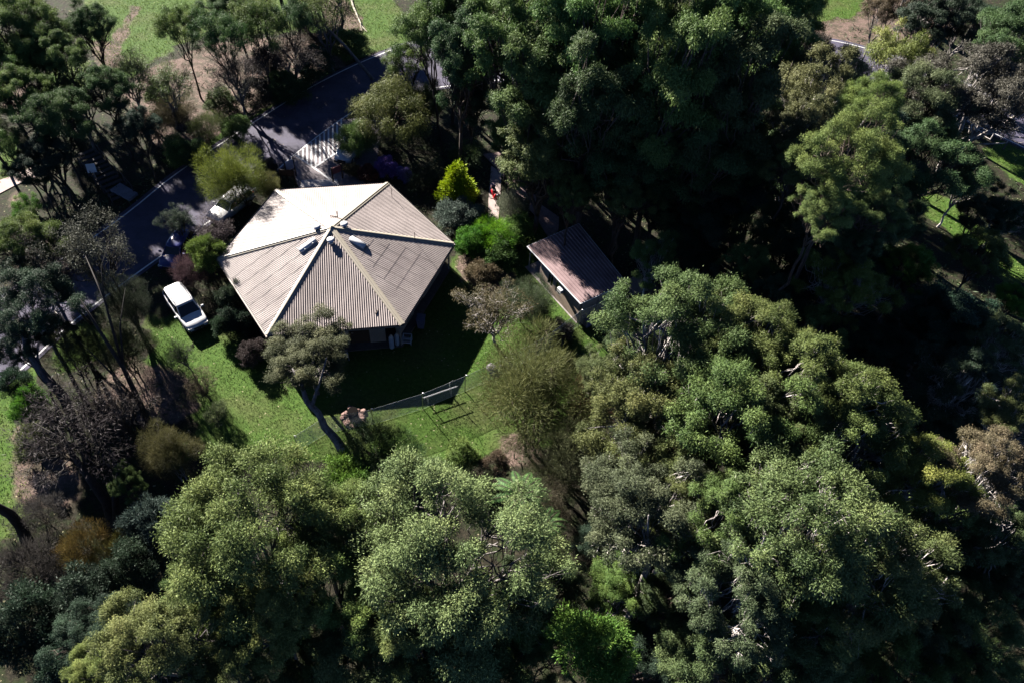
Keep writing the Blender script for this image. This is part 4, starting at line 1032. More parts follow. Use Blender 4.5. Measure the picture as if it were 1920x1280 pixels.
T('gum0', 1820, 30, 8, 60, 'deep', 'grey', 'dark crown at the top edge left of the corner one')
T('open2', 1660, 10, 7, 45, 'brown', 'grey', 'brownish twiggy crown at the top edge above the pinkish ground')
# ---- tall forest, top centre
FO = [('tall0', 965, 55, 15, 75, 'green', 'lighter crown at the top edge right of the grey road bend'),
      ('tall1', 1010, 165, 13, 75, 'olive', 'sunlit crown with rounded clumps right of the drooping roadside tree'),
      ('tall2', 965, 232, 8, 46, 'green', 'narrow lit crown overhanging the dark garden'),
      ('tall3', 1020, 285, 9, 70, 'olive', 'lit crown above the shaded brick path'),
      ('tall0', 1110, 60, 17, 80, 'green', 'tall green crown at the top edge in the middle of the wood'),
      ('tall2', 1120, 200, 14, 75, 'dark', 'dark crown in the shaded heart of the wood'),
      ('tall3', 1215, 30, 18, 75, 'green', 'crown at the top edge with leaf-green highlights'),
      ('tall1', 1265, 140, 17, 85, 'green', 'highest lit crown in the centre of the wood'),
      ('tall0', 1180, 300, 10, 65, 'dark', 'dark lower crown left of the highest lit one'),
      ('tall2', 1340, 60, 18, 80, 'green', 'crown at the top edge right of the highest lit one'),
      ('tall3', 1375, 190, 15, 85, 'dark', 'bulky dark crown right of the highest lit one'),
      ('tall1', 1450, 80, 14, 65, 'green', 'crown on the right edge of the wood beside the pinkish ground'),
      ('tall0', 1310, 290, 11, 75, 'dark', 'shaded crown on the lower slope of the wood'),
      ('tall2', 1430, 290, 10, 65, 'dark', 'shaded crown on the lower right slope of the wood'),
      ('tall3', 885, 45, 11, 60, 'dark', 'dark crown hanging over the grey road bend'),
      ('tall1', 1490, 10, 13, 50, 'green', 'crown at the top edge next to the sunlit top-right grass')]
for k, x, y, z_, r_, c_, lb in FO: T(k, x, y, z_, r_ * 1.22, c_, 'brown', 'tall forest tree: ' + lb, group='tall trees of the central wood', name='forest_tree')
T('gum0', 1072, 365, 8, 50, 'olive', 'brown', 'small round lit crown just above and left of the shed')
T('gum1', 1175, 365, 8.5, 58, 'olive', 'brown', 'round lit crown above the shed roof, right of the smaller one')
T('gum3', 1290, 400, 6, 70, 'dark', 'brown', 'dim crown in the shade above the right of the shed')
T('gum2', 1420, 400, 7, 70, 'dark', 'brown', 'dim crown in the shade left of the yellowish lower foot crown')
T('gum2', 1240, 250, 13, 50, 'green', 'brown', 'lit clumpy crown on the front of the wood')
T('open0', 800, 45, 12, 72, 'green', 'dark', 'drooping green crown over the far road at top centre')
T('open1', 765, 105, 6, 50, 'green', 'dark', 'small drooping crown over the white road line')
T('gum3', 885, 130, 6, 45, 'dark', 'brown', 'dark crown right of the grey road patch')
T('tall1', 1500, 335, 7, 65, 'dark', 'brown', 'dark crown between the central wood and the brownish olive crown', name='forest_tree')
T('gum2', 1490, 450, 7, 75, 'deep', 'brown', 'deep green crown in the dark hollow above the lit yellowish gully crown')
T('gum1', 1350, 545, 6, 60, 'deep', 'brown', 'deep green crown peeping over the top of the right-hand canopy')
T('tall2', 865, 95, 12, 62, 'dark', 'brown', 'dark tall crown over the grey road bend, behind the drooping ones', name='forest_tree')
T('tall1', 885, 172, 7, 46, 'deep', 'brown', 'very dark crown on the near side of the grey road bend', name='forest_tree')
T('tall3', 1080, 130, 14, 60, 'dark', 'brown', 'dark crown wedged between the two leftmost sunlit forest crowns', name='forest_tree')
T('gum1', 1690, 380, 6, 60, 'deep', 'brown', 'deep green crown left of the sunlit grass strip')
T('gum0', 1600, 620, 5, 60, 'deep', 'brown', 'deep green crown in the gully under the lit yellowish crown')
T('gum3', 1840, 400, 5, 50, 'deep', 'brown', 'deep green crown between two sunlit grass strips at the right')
T('gum2', 1840, 770, 5, 65, 'deep', 'brown', 'deep green crown left of the olive crown cut by the right edge')
T('gum1', 1035, 1110, 7, 85, 'dark', 'brown', 'dark crown below the tree ferns at the bottom centre')
T('gum2', 990, 1235, 6, 80, 'dark', 'brown', 'dark crown at the bottom edge left of the vivid lime-green bush')
T('gum3', 1210, 1235, 5, 70, 'deep', 'brown', 'very dark crown at the bottom edge right of the vivid lime-green bush')
T('gum0', 1260, 1120, 6.5, 65, 'dark', 'brown', 'dark crown right of the tall leaning pale trunk')
T('gum2', 1780, 1245, 6, 75, 'green', 'brown', 'dark green crown at the bottom edge next to the right corner one')
T('gum1', 1130, 1010, 5, 60, 'deep', 'brown', 'deep green crown between the narrow sheoak and the grey-green forked gum')
T('gum0', 380, 1130, 7, 80, 'green', 'brown', 'green crown filling the gap above the bottom-left yellowish gum')
T('gum3', 180, 1180, 5, 80, 'deep', 'brown', 'deep green crown left of the bottom-left yellowish gum')
for k, x, y, z_, r_, c_, lb in [('gum0', 555, -50, 6.5, 75, 'green', 'crown reaching in from the top edge left of the fallen branch'),  # crowns added to throw shade on road and bank, some out of view
      ('gum1', 625, -95, 10, 70, 'green', 'unseen high crown beyond the top edge by the fallen branch, added for its shade'), ('gum2', 480, -45, 7, 70, 'dark', 'crown reaching in from the top edge above the mulch bank'),
      ('gum3', 436, 2, 6.5, 55, 'dark', 'dense dark crown at the top edge over the meadow and mulch bank'), ('gum0', 70, 90, 7.5, 62, 'green', 'dense green crown under the two top left corner crowns'),
      ('gum3', 105, 175, 6, 52, 'dark', 'dense dark crown in the middle of the upper left cluster'), ('gum1', -30, 110, 8, 75, 'green', 'crown cut by the left edge near the top'),
      ('gum2', -60, 190, 7, 70, 'dark', 'crown mostly beyond the left edge above the side path'), ('gum0', 500, -150, 10, 90, 'green', 'unseen tall crown just beyond the top edge, added for its shade'),
      ('gum3', 20, -20, 9, 70, 'green', 'crown cut by the top left corner itself')]: T(k, x, y, z_, r_, c_, 'dark', lb, group='trees between the track and the road')
for k, x, y, z_, r_, c_, lb in [('shrub1', 590, 120, 1.6, 42, 'deep', 'dense dark shrub on the road bank near the bend'), ('shrub2', 540, 165, 1.4, 34, 'dark', 'dense green shrub on the road bank below the purplish thicket'),
      ('shrub0', 500, 120, 1.6, 36, 'purple', 'mauve-grey scrub in the purplish thicket'), ('shrub2', 440, 240, 1.2, 26, 'green', 'green shrub on the verge at the middle of the upper road line'),
      ('shrub0', 370, 290, 1.3, 28, 'dark', 'dark green shrub on the verge where the shade begins'), ('wispy0', 330, 210, 1.3, 34, 'brown', 'brown scrub in the middle of the mulch bank'),
      ('shrub1', 300, 175, 1.3, 30, 'olive', 'olive scrub below the end of the dirt track'), ('wispy0', 590, 65, 1.5, 38, 'purple', 'mauve scrub beside the dry grass at the top')]: S(k, x, y, z_, r_, c_, lb, group='scrub on the road bank')
for a in [('gum2', 1890, 400, 5, 55, 'deep', 'deep green crown at the right edge between the two grass strips'), ('gum1', 1820, 330, 6, 50, 'deep', 'deep green crown just left of the upper grass strip'),
      ('gum0', 750, 1170, 8, 110, 'bright', 'lower olive crown under the front of the largest pale crown'), ('gum3', 850, 1260, 6, 100, 'olive', 'olive crown at the bottom edge beneath the largest pale crown'),
      ('gum1', 625, 1100, 8.5, 110, 'bright', 'olive crown in the cleft between the two broadest foreground crowns'), ('gum2', 420, 1130, 8.5, 85, 'bright', 'yellow-green crown below the broad lower left one'),
      ('gum0', 190, 1270, 8, 70, 'bright', 'lowest yellowish crown touching the bottom edge at the left'), ('gum1', 965, 1150, 7, 80, 'green', 'green crown right of the front of the largest pale crown'),
      ('gum3', 1290, 960, 10.5, 80, 'olive', 'olive crown joining the forked grey-green gum to the lower right crowns'), ('gum0', 1560, 1130, 10.5, 90, 'olive', 'olive crown in front of the largest lower right crown'),
      ('gum2', 1130, 700, 9, 60, 'olive', 'olive crown at the left tip of the right-hand canopy beside the sheoak'), ('gum1', 1480, 760, 12.5, 80, 'olive', 'olive crown in the middle right of the right-hand canopy'),
      ('gum3', 30, 640, 5, 50, 'deep', 'deep green crown at the left edge over the end of the road'), ('gum0', 1690, 880, 9, 60, 'greyg', 'grey-green crown below the tip of the right-hand canopy'),
      ('gum2', 1790, 930, 9, 65, 'olive', 'olive crown between the yellow-green and pinkish-brown right-hand gums'), ('gum1', 100, 620, 4, 40, 'deep', 'deep green low crown beside the broad leaning trunk at the left')]:
    T(a[0], a[1], a[2], a[3], a[4], a[5], 'pale' if a[1] > 1100 else 'grey', a[6])
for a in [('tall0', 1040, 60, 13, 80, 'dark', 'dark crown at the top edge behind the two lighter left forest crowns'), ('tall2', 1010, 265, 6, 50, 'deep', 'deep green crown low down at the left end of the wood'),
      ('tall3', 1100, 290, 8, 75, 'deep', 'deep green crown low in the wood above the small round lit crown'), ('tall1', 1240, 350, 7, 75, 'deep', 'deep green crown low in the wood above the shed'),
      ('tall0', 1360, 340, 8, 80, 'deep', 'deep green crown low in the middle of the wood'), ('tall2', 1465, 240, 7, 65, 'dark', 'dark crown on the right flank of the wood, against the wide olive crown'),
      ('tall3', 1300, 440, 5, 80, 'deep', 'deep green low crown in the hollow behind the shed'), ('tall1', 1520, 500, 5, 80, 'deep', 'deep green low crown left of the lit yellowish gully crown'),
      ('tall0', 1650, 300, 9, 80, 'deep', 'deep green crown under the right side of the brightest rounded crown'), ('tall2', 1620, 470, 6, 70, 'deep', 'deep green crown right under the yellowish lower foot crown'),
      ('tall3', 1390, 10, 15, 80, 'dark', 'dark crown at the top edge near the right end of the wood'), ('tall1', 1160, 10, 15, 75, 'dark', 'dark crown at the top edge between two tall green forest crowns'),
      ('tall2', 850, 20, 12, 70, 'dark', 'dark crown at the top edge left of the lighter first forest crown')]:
    T(a[0], a[1], a[2], a[3], a[4], a[5], 'brown', a[6], name='forest_tree', group='tall trees of the central wood')
T('gum2', 1640, 380, 14, 60, 'green', 'brown', 'leaf-green crown just under the brightest rounded crown')
T('gum1', 1500, 300, 13, 60, 'olive', 'brown', 'olive crown left of the brightest rounded crown, below the brownish one')
T('gum3', 1600, 440, 11, 62, 'dark', 'brown', 'dark crown under the leaf-green one at upper right')
# ---- tree by the hatched bay
T('weep0', 735, 200, 3.9, 80, (.125,.145,.045), 'brown', 'drooping olive-green tree overhanging the hatched bay above the house', group='trees round the house')
T('weep0', 668, 255, 2.6, 38, 'green', 'brown', 'small weeping tree hanging over the white car by the hatched bay', group='trees round the house')
T('weep0', 805, 185, 3, 36, 'dark', 'brown', 'dark drooping tree right of the olive one above the house', group='trees round the house')
# ---- trees round the house and lawn
T('oak0', 436, 332, 3.4, 66, (.17, .18, .035), 'dark', 'yellow-olive feathery tree over the white car beside the road', group='trees round the house', zs=.8)
T('sparse1', 400, 432, 3.2, 42, 'purple', 'dark', 'thin greyish tree leaning on the left corner of the roof', group='trees round the house')
T('oak1', 506, 348, 2.4, 24, (.17, .15, .06), 'dark', 'small brownish feathery tree at the upper left corner of the roof', group='trees round the house')
T('shrub2', 388, 470, 3.0, 34, (.13, .19, .04), 'brown', 'bright green small tree at the left corner of the roof', group='trees round the house')
T('shrub1', 440, 550, 1.9, 30, 'teal', 'brown', 'blue-green leafy tree along the left wall of the house', group='trees round the house')
T('sparse0', 330, 410, 3.4, 34, 'teal', 'dark', 'sparse tree with silvery leaves over the road by the blue car', group='trees round the house')
T('gum3', 576, 655, 5.4, 88, (.105, .118, .058), 'grey', 'small gum with a leaning trunk overlapping the bottom left corner of the roof', group='trees round the house', rot=.2)
T('sparse0', 925, 580, 4.8, 72, (.10,.08,.045), 'pale', 'sparse reddish tree with pale bare limbs between the house and the shed', group='trees round the house', rot=2.2)
T('oak1', 985, 560, 2.4, 50, (.07, .085, .045), 'brown', 'dark feathery low tree right of the sparse reddish one', group='trees round the house')
# ---- upper left strip
UL = [('gum3', 40, 50, 9, 75, 'green', 'green crown in the top left corner'), ('gum1', 115, 100, 8, 58, 'green', 'clumped green crown right of the top left corner'),
      ('gum2', 25, 160, 8, 62, 'green', 'open olive crown on the left edge near the top'), ('gum2', 165, 45, 8, 55, 'dark', 'dark crown left of the sunlit dirt track'),
      ('gum3', 195, 165, 7.5, 52, 'dark', 'dark open crown below the dirt patch'), ('gum0', 90, 215, 7.5, 70, 'dark', 'dark crown over the shaded bank at the left'),
      ('sparse1', 245, 130, 5, 55, 'olive', 'sparse olive crown beside the end of the dirt track'), ('open1', 335, 40, 8, 50, 'green', 'green crown at the top edge right of the dirt track'),
      ('open2', 410, 60, 8.5, 62, 'dark', 'dark green crown between the track and the mulch bank'), ('sparse0', 315, 150, 5, 55, 'olive', 'sparse fork-trunked tree on the mulch bank'),
      ('open0', 480, 35, 8, 60, 'green', 'green crown at the top edge above the mulch bank'), ('open1', 545, 30, 7.5, 50, 'dark', 'dark crown at the top edge left of the fallen branch'),
      ('sparse1', 600, 10, 7, 60, 'green', 'thin leaning tree at the top edge beside the fallen branch'), ('sparse0', 440, 130, 5, 52, 'purple', 'twiggy purplish tree on the right of the mulch bank'),
      ('sparse1', 545, 95, 4.2, 52, 'purple', 'bare purplish thicket tree by the far end of the mulch bank'), ('gum1', 90, 285, 5.5, 58, 'deep', 'very dark crown left of the timber stairs'),
      ('gum2', 255, 235, 6, 50, 'deep', 'dark crown on the shaded slope below the track'), ('gum3', 60, 310, 4.5, 45, 'deep', 'dark crown just right of the pale side path'),
      ('open1', 5, 260, 6, 45, 'green', 'green crown cut by the left edge above the side path'), ('sparse1', 130, 175, 6, 60, 'olive', 'thin pale-stemmed tree among the dark crowns at upper left')]
for k, x, y, z_, r_, c_, lb in UL: T(k, x, y, z_, r_, c_, 'grey' if 'sparse' in k else 'dark', lb, group='trees between the track and the road')
S('shrub0', 655, 78, 1.4, 42, 'green', 'dark green rounded shrub where the dry grass meets the road')
S('shrub1', 335, 280, 1.2, 34, 'green', 'green shrub beside the upper road line')
S('wispy0', 385, 235, 1.2, 32, 'olive', 'wispy olive shrub on the mulch bank above the road')
S('shrub2', 480, 170, 1.2, 34, 'purple', 'purplish-grey shrub on the mulch bank')
S('wispy0', 290, 235, 1.3, 30, 'brown', 'brown wispy shrub on the left end of the mulch bank')
S('shrub1', 530, 150, 1.1, 26, 'green', 'small green shrub near the far end of the upper road line')
S('shrub0', 415, 190, 1.1, 30, 'olive', 'olive shrub in the middle of the mulch bank')
S('shrub2', 1525, 90, 2.0, 36, 'purple', 'pinkish-purple shrub beside the top-right road line')
# ---- left edge
T('gum0', 35, 450, 7.5, 72, (.10, .16, .04), 'brown', 'bright green crown on the left edge beside the road', group='trees along the left edge')
T('open0', 45, 390, 4.5, 32, 'lushg', 'brown', 'small leafy green crown above the bright left-edge crown', group='trees along the left edge')
T('gum3', 45, 560, 7, 95, 'deep', 'pale', 'dark bluish crown on the left edge with a leaning pale trunk', group='trees along the left edge', rot=1.0)
T('sparse0', 160, 460, 7.5, 78, (.085, .085, .06), 'dark', 'tall thin tree with forked dark trunk standing over the road at left', group='trees along the left edge', rot=.9)
T('sparse1', 95, 510, 6.5, 60, 'purple', 'dark', 'bare twiggy tree between the bright left crown and the forked tree', group='trees along the left edge')
T('oak1', 235, 565, 3.2, 45, (.05, .058, .04), 'dark', 'dark feathery tree at the road edge left of the white wagon', group='trees along the left edge')
T('oak0', 225, 650, 3.2, 58, (.075, .085, .04), 'dark', 'olive feathery tree on the lawn edge below the dark one', group='trees along the left edge')
T('oak1', 140, 655, 3, 50, (.06, .075, .035), 'dark', 'dark olive feathery tree beside the orange-leaved sprig', group='trees along the left edge')
T('bare0', 130, 800, 5, 125, 'purple', 'dark', 'large bare dark-limbed tree sprawling over the dry grass at lower left', group='trees along the left edge', rot=.4)
T('bare0', 215, 760, 4, 75, 'purple', 'dark', 'smaller bare dark tree beside the pink leaf litter', group='trees along the left edge', rot=2.0)
T('oak0', 315, 845, 3.2, 55, (.09, .095, .04), 'grey', 'olive crown with silvery bare twigs at the lawn corner', group='trees along the left edge')
T('open1', 330, 850, 2.6, 30, 'olive', 'grey', 'little olive crown at the right of the silvery twigs', group='trees along the left edge')
T('gum1', 235, 905, 3.2, 38, (.09, .13, .045), 'brown', 'compact green crown next to the double dark trunk', group='trees along the left edge')
T('sparse1', 372, 720, 2.2, 34, 'brown', 'dark', 'young sapling with brown leaves on the lawn', group='saplings on the lawn')
T('sparse0', 335, 660, 2.4, 28, 'greyg', 'grey', 'grey-leaved sapling in front of the white wagon', group='saplings on the lawn')
T('sparse1', 405, 770, 1.8, 26, 'olive', 'dark', 'lowest sapling on the lawn near the foreground crowns', group='saplings on the lawn')
S('shrub0', 22, 715, 1.6, 30, 'deep', 'dark round bush by the left edge beside the road')
S('shrub1', 50, 755, 1.2, 34, 'lushg', 'yellow-green bush by the left edge below the dark round one')
S('wispy0', 152, 1022, 2.0, 44, 'orange', 'orange-yellow feathery bush at the lower left', bark='brown')
S('wispy0', 215, 1045, 1.6, 36, (.15, .15, .04), 'olive end of the orange thicket, beside the blue-grey bush')
S('shrub2', 285, 975, 2.6, 52, 'blue', 'silvery blue-grey bush left of the broad foreground gum')
S('shrub0', 250, 1075, 2.4, 58, 'teal', 'dark bluish bush below the silvery one')
S('shrub1', 160, 1130, 3, 70, 'teal', 'dark teal bush at the lower left below the orange bush')
S('wispy0', 45, 1060, 2, 60, (.065,.058,.062), 'bare purplish twiggy bush at the lower left edge')
S('shrub0', 50, 1180, 3, 75, 'deep', 'very dark bush in the bottom left corner')
S('shrub2', 130, 1230, 3, 60, 'deep', 'very dark bush at the bottom edge left of the yellowish gum')
S('wispy0', 70, 960, 1.4, 40, 'purple', 'purplish wispy bush beside the thick leaning trunk at the left edge')
S('shrub1', 60, 830, 1.3, 36, 'olive', 'olive low bush in the dry grass at the left edge')
# ---- garden shrubs
GA = 'garden shrubs between house and shed'
S('cone0', 856, 352, 1.8, 56, (.30, .46, .010), 'luminous lime-green pointed shrub beside the path', group=GA, name='conifer_shrub')
S('shrub0', 855, 403, 1.2, 44, (.11, .14, .12), 'silvery blue-grey shrub below the lime-green one', group=GA)
S('wispy0', 966, 388, 1.7, 30, (.19, .21, .15), 'tall pale grey-green shrub beside the scooter', group=GA)
S('shrub1', 968, 430, 1.2, 34, (.13, .26, .05), 'bright green shrub at the foot of the pale grey-green one', group=GA)
S('wispy0', 920, 445, 1.3, 40, (.15, .36, .02), 'vivid green shrub at the end of the concrete path', group=GA)
S('shrub2', 885, 450, 1.2, 32, (.07, .19, .025), 'darker green shrub next to the right corner of the house', group=GA)
S('shrub2', 930, 470, 1.0, 40, (.06, .13, .03), 'low dark green shrub in front of the vivid one', group=GA)
S('shrub0', 720, 312, 1.2, 22, 'violet', 'violet-flowered shrub above the top right roof corner', group=GA)
S('shrub1', 758, 326, 1.1, 16, 'violet', 'smaller violet shrub right of the violet-flowered one', group=GA)
S('shrub2', 690, 325, 1.0, 18, (.08, .04, .035), 'dark reddish shrub beside the violet-flowered one', group=GA)
S('wispy0', 795, 330, 1.0, 36, 'teal', 'dim spiky shrub left of the lime-green one', group=GA)
S('wispy0', 870, 290, 1.0, 34, 'dark', 'dark shrub behind the lime-green one', group=GA)
S('wispy0', 352, 512, 1.6, 30, (.10, .065, .07), 'mauve-brown twiggy shrub beside the white wagon', group='shrubs along the left wall')
S('shrub1', 440, 600, 1.2, 30, 'deep', 'dark shrub halfway down the left wall of the house', group='shrubs along the left wall')
S('shrub0', 472, 655, 1.0, 28, 'purple', 'dim purplish shrub by the lower left corner of the house', group='shrubs along the left wall')
S('shrub2', 418, 606, 1.2, 22, 'teal', 'blue-green shrub right of the white wagon bonnet', group='shrubs along the left wall')
S('shrub0', 500, 320, 1.0, 22, 'purple', 'dry purplish shrub behind the dark brown board')
S('shrub1', 660, 318, .9, 16, 'brown', 'brown shrub at the red panel')
S('wispy0', 1000, 580, 1.2, 40, (.08, .12, .05), 'low grassy shrub along the shed wall', group=GA)
S('shrub2', 900, 510, .8, 30, 'brown', 'brownish low shrub below the vivid green ones', group=GA)
S('shrub0', 1040, 620, .9, 30, 'purple', 'greyish twiggy shrub near the bottom corner of the shed', group=GA)
# ---- below the fence
S('wispy0', 700, 830, 1.3, 50, (.045, .085, .035), 'dark drooping grass-like shrub below the fire pit')
S('wispy0', 745, 845, 1.1, 42, (.055, .10, .035), 'second dark drooping grass-like shrub, right of the one below the fire pit')
S('shrub1', 650, 905, 2.6, 55, (.10, .17, .03), 'rounded bright green bush behind the broad foreground gum')
S('shrub0', 870, 858, 1.6, 34, (.16, .26, .06), 'pale lime bush on the lower edge of the lawn')
S('shrub2', 930, 868, 1.4, 26, 'brown', 'brownish bush on the lower edge of the lawn')
T('shrub1', 1115, 1210, 9, 78, (.10, .22, .035), 'brown', 'vivid lime-green bush raised to tree height to catch the sun at the bottom edge right of centre')  # low bush lifted high so the sun reaches it
S('shrub0', 1640, 1085, 6, 30, (.12, .19, .045), 'round yellow-green clump caught among the lower right crowns')
S('shrub1', 1180, 620, 1, 24, 'green', 'small green shrub beside the storage box')

# tree ferns
def fern(px, py, z, rpx, label, col):
    p = G(px, py, z); root = empty('tree_fern', (p.x, p.y, 0), label, 'fern', 'tree ferns'); R = rpx / (FPX / depth(px, py, z)); rng = np.random.default_rng(int(px))
    P, A, Wd, L, Wi, Tt = [], [], [], [], [], []; ribs = []
    for k in range(12):
        a = k * 2.4; el = .35 + .7 * rng.random(); d = np.array([math.cos(a), math.sin(a), 0]); pts = []
        for t in np.linspace(0, 1, 26): pts.append(np.array([0, 0, z]) + d * R * t + np.array([0, 0, R * (el * t - .95 * el * t * t - .25 * t * t)]))
        pts = np.array(pts); ribs.append((pts[::3], list(np.linspace(.03, .008, len(pts[::3]))), 4)); s_ = np.array([-d[1], d[0], 0])
        for j in range(2, 26):
            dr = norm(pts[j] - pts[j - 1]); l_ = R * .17 * math.sin(min(1, j / 26 * 1.05) * math.pi) ** .7 + .03
            for sg in (-1, 1):
                P.append(pts[j]); ax = norm(s_ * sg + dr * .35 + np.array([0, 0, -.2])); A.append(ax); Wd.append(norm(dr)); L.append(l_); Wi.append(R * .028); Tt.append(.5 + .2 * rng.normal())
    me = leaves_mesh('fronds', np.array(P), np.array(A), np.array(Wd), np.array(L), np.array(Wi), np.clip(np.array(Tt), 0, 1))
    o = bpy.data.objects.new('fronds', me); C.objects.link(o); o.parent = root; o.color = (*col, 1)
    tm = tubes_mesh('trunk', [([(0, 0, 0), (.05, 0, z * .5), (0, 0, z)], [.14, .12, .12], 9)] + ribs, mbark); o = bpy.data.objects.new('trunk', tm); C.objects.link(o); o.parent = root; o.color = (.06, .045, .03, 1)
fern(975, 930, 8.5, 64, 'bright tree fern with fanned fronds right of the largest pale crown', (.075, .16, .045))
fern(1020, 985, 8, 50, 'second bright tree fern just below the first', (.07, .15, .045))
fern(1150, 1130, 2.5, 55, 'dim tree fern in shade left of the tall leaning trunk', (.06, .13, .03))
fern(600, 1010, 7.5, 38, 'tree fern poking up between the two broadest foreground crowns', (.09, .18, .06))

# leaning trunks that stand alone
def lone(pts, rad, label, col, forks=()):
    P = [G(x, y, z) for x, y, z in pts]; root = empty('leaning_tree', (P[0].x, P[0].y, 0), label, 'tree', 'leaning bare trunks')
    mb = [([tuple(p - Vector((P[0].x, P[0].y, 0))) for p in P], rad, 9)]
    for f, r_ in forks: mb.append(([tuple(G(*q) - Vector((P[0].x, P[0].y, 0))) for q in f], r_, 6))
    o = bpy.data.objects.new('trunk', tubes_mesh('lone_trunk', mb, mbark)); C.objects.link(o); o.parent = root; o.color = (*col, 1)
lone([(1165, 1190, 0), (1185, 1130, 3), (1205, 1090, 6), (1222, 1040, 9), (1238, 1000, 11)], [.3, .27, .22, .15, .05], 'tall leaning pale trunk with a forked top at the bottom centre', (.34, .31, .29), [([(1222, 1040, 9), (1214, 1000, 11), (1216, 965, 13)], [.12, .08, .03])])
lone([(50, 1012, 0), (38, 985, 1.4), (18, 962, 2.6), (-15, 945, 4), (-60, 930, 6)], [.36, .32, .29, .26, .2], 'thick dark trunk leaning out over the left edge', BARKS['dark'])
lone([(214, 985, 0), (200, 940, 1.2), (170, 900, 2.6), (135, 850, 4), (108, 800, 5.2)], [.38, .32, .24, .16, .06], 'double dark trunk rising from the dry grass at lower left', BARKS['dark'], [([(220, 985, 0), (216, 930, 2), (222, 880, 3.5)], [.3, .22, .12]), ([(170, 900, 2.6), (150, 840, 4), (60, 790, 6)], [.14, .08, .03])])
lone([(642, 842, 0), (630, 822, .8), (609, 800, 1.9), (597, 773, 3), (575, 752, 3.9), (566, 722, 5), (548, 690, 6)], [.38, .29, .26, .22, .19, .12, .04], 'thick grey trunk leaning up from the lawn to the small gum over the roof corner', (.32, .29, .29), [([(585, 760, 3.6), (600, 715, 5), (612, 670, 6.2)], [.16, .1, .04])])
lone([(120, 745, 0), (80, 700, 2.5), (50, 655, 5), (38, 600, 7)], [.36, .28, .18, .08], 'broad leaning trunk with pale edges crossing the road at the left edge', (.14, .13, .15), [([(80, 700, 2.5), (70, 670, 4), (72, 640, 5.5)], [.14, .08, .03])])
lone([(290, 815, 0), (262, 755, 2.4), (232, 690, 4.6), (180, 610, 7), (150, 560, 8.5)], [.24, .2, .15, .09, .02], 'long dark leaning trunk over the pink leaf litter left of the lawn', BARKS['dark'], [([(232, 690, 4.6), (195, 560, 7.5), (160, 480, 9)], [.12, .07, .015]), ([(262, 755, 2.4), (200, 690, 4), (150, 640, 5)], [.1, .06, .01]), ([(232, 690, 4.6), (225, 610, 6.5), (235, 540, 8)], [.09, .05, .01]), ([(195, 560, 7.5), (190, 500, 8.5), (205, 450, 9.5)], [.06, .03, .01])])
for pts, rad, lb in (([(1755, 65, 0), (1765, 30, 3), (1780, -10, 6)], [.5, .42, .38], 'thick grey trunk standing in striped light at the top right'),
                     ([(1688, 32, 0), (1692, 12, 2), (1700, -10, 4)], [.32, .28, .24], 'dark trunk left of the thick grey one at the top right'),
                     ([(700, 150, 0), (650, 90, 3), (610, 50, 5), (585, 10, 7)], [.18, .14, .11, .06], 'slender dark trunk leaning across the far end of the mulch bank')):
    lone(pts, rad, lb, BARKS['grey'])

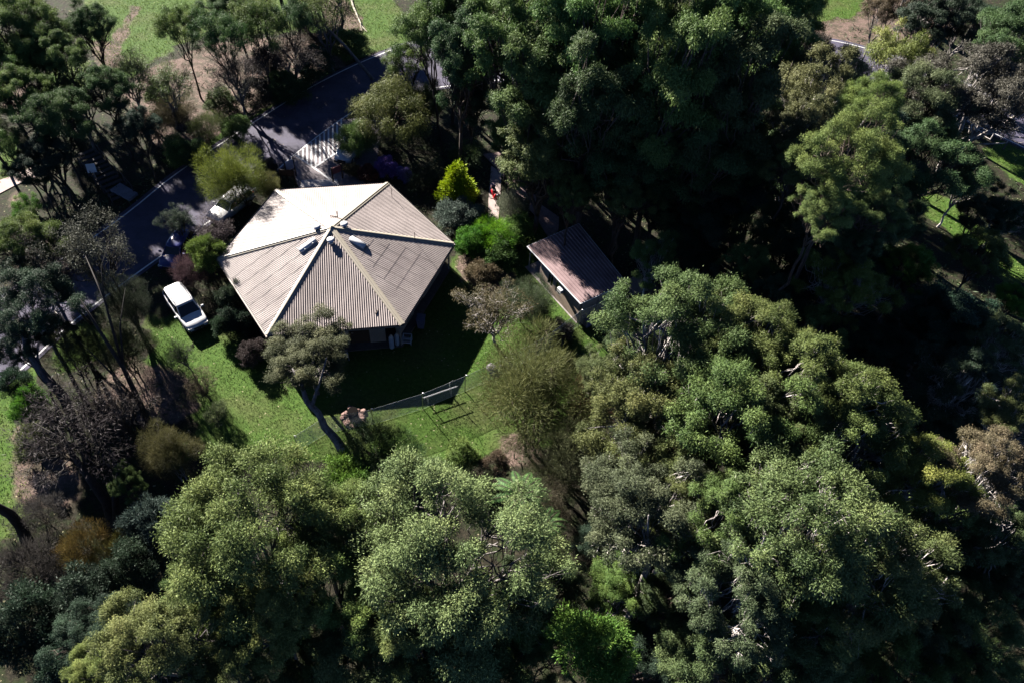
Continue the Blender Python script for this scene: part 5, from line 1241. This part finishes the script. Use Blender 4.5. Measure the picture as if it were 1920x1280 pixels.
# grass blades of the sunlit lawn, and low undergrowth of the woodland floor: countless
def scatter_in(polys, n, rng):
    out_ = []
    bb = [(min(p[0] for p in q), max(p[0] for p in q), min(p[1] for p in q), max(p[1] for p in q)) for q in polys]
    ar = np.array([(b[1] - b[0]) * (b[3] - b[2]) for b in bb]); ar = ar / ar.sum()
    for q, b, a in zip(polys, bb, ar):
        m_ = int(n * a); x = rng.uniform(b[0], b[1], m_); y = rng.uniform(b[2], b[3], m_); k = in_poly(x, y, q); out_.append(np.stack([x[k], y[k]], 1))
    return np.concatenate(out_)
def blades(name, xy, hmin, hmax, wd, col, kind='stuff', flat=.5):
    rng = np.random.default_rng(len(xy)); n = len(xy); pos = np.stack([xy[:, 0], xy[:, 1], np.zeros(n)], 1)
    ax = norm(rng.normal(size=(n, 3)) * np.array([1, 1, .2]) * flat + np.array([0, 0, .7])); wv = norm(np.cross(ax, rng.normal(size=(n, 3))))
    me = leaves_mesh(name, pos, ax, wv, rng.uniform(hmin, hmax, n), rng.uniform(.6, 1.4, n) * wd, np.clip(.45 + rng.normal(size=n) * .18, 0, 1))
    o = bpy.data.objects.new(name, me); C.objects.link(o); o.color = (*col, 1); return tag(o, kind=kind)
gr = np.random.default_rng(3)
hx = np.array([(p.x, p.y) for p in [G(*q) for q in ((560, 700), (640, 700))]])
xy = scatter_in([GRASS[0]], 110000, gr); pn = np.sin(xy[:, 0] * .9 + 2 * np.sin(xy[:, 1] * .7)) + np.sin(xy[:, 1] * .8 + 2 * np.cos(xy[:, 0] * .5)); xy = xy[gr.random(len(xy)) < np.clip(.75 - .35 * pn, .12, 1)]; HPX = [(p.x, p.y) for p in inset(.99)]
xy = xy[~in_poly(xy[:, 0], xy[:, 1], HPX)]
SHP = [(q.x, q.y) for q in (sp(-.05, -.03, 0), sp(-.05, 1.03, 0), sp(1.02, 1.03, 0), sp(1.02, -.03, 0))]; xy = xy[~in_poly(xy[:, 0], xy[:, 1], SHP)]
o = blades('lawn_grass', xy, .05, .14, .035, (.10, .145, .035)); tag(o, 'short green lawn grass round the house', 'grass')
xy = scatter_in(GRASS[1:], 90000, gr); rp = [(p.x, p.y) for p in out(A1, A2, .6)] + [(p.x, p.y) for p in out(A2, A1, .5)][::-1]
xy = xy[~in_poly(xy[:, 0], xy[:, 1], rp)]
o = blades('meadow_grass', xy, .06, .2, .05, (.12, .185, .03)); tag(o, 'longer bright meadow grass beyond the road', 'grass')
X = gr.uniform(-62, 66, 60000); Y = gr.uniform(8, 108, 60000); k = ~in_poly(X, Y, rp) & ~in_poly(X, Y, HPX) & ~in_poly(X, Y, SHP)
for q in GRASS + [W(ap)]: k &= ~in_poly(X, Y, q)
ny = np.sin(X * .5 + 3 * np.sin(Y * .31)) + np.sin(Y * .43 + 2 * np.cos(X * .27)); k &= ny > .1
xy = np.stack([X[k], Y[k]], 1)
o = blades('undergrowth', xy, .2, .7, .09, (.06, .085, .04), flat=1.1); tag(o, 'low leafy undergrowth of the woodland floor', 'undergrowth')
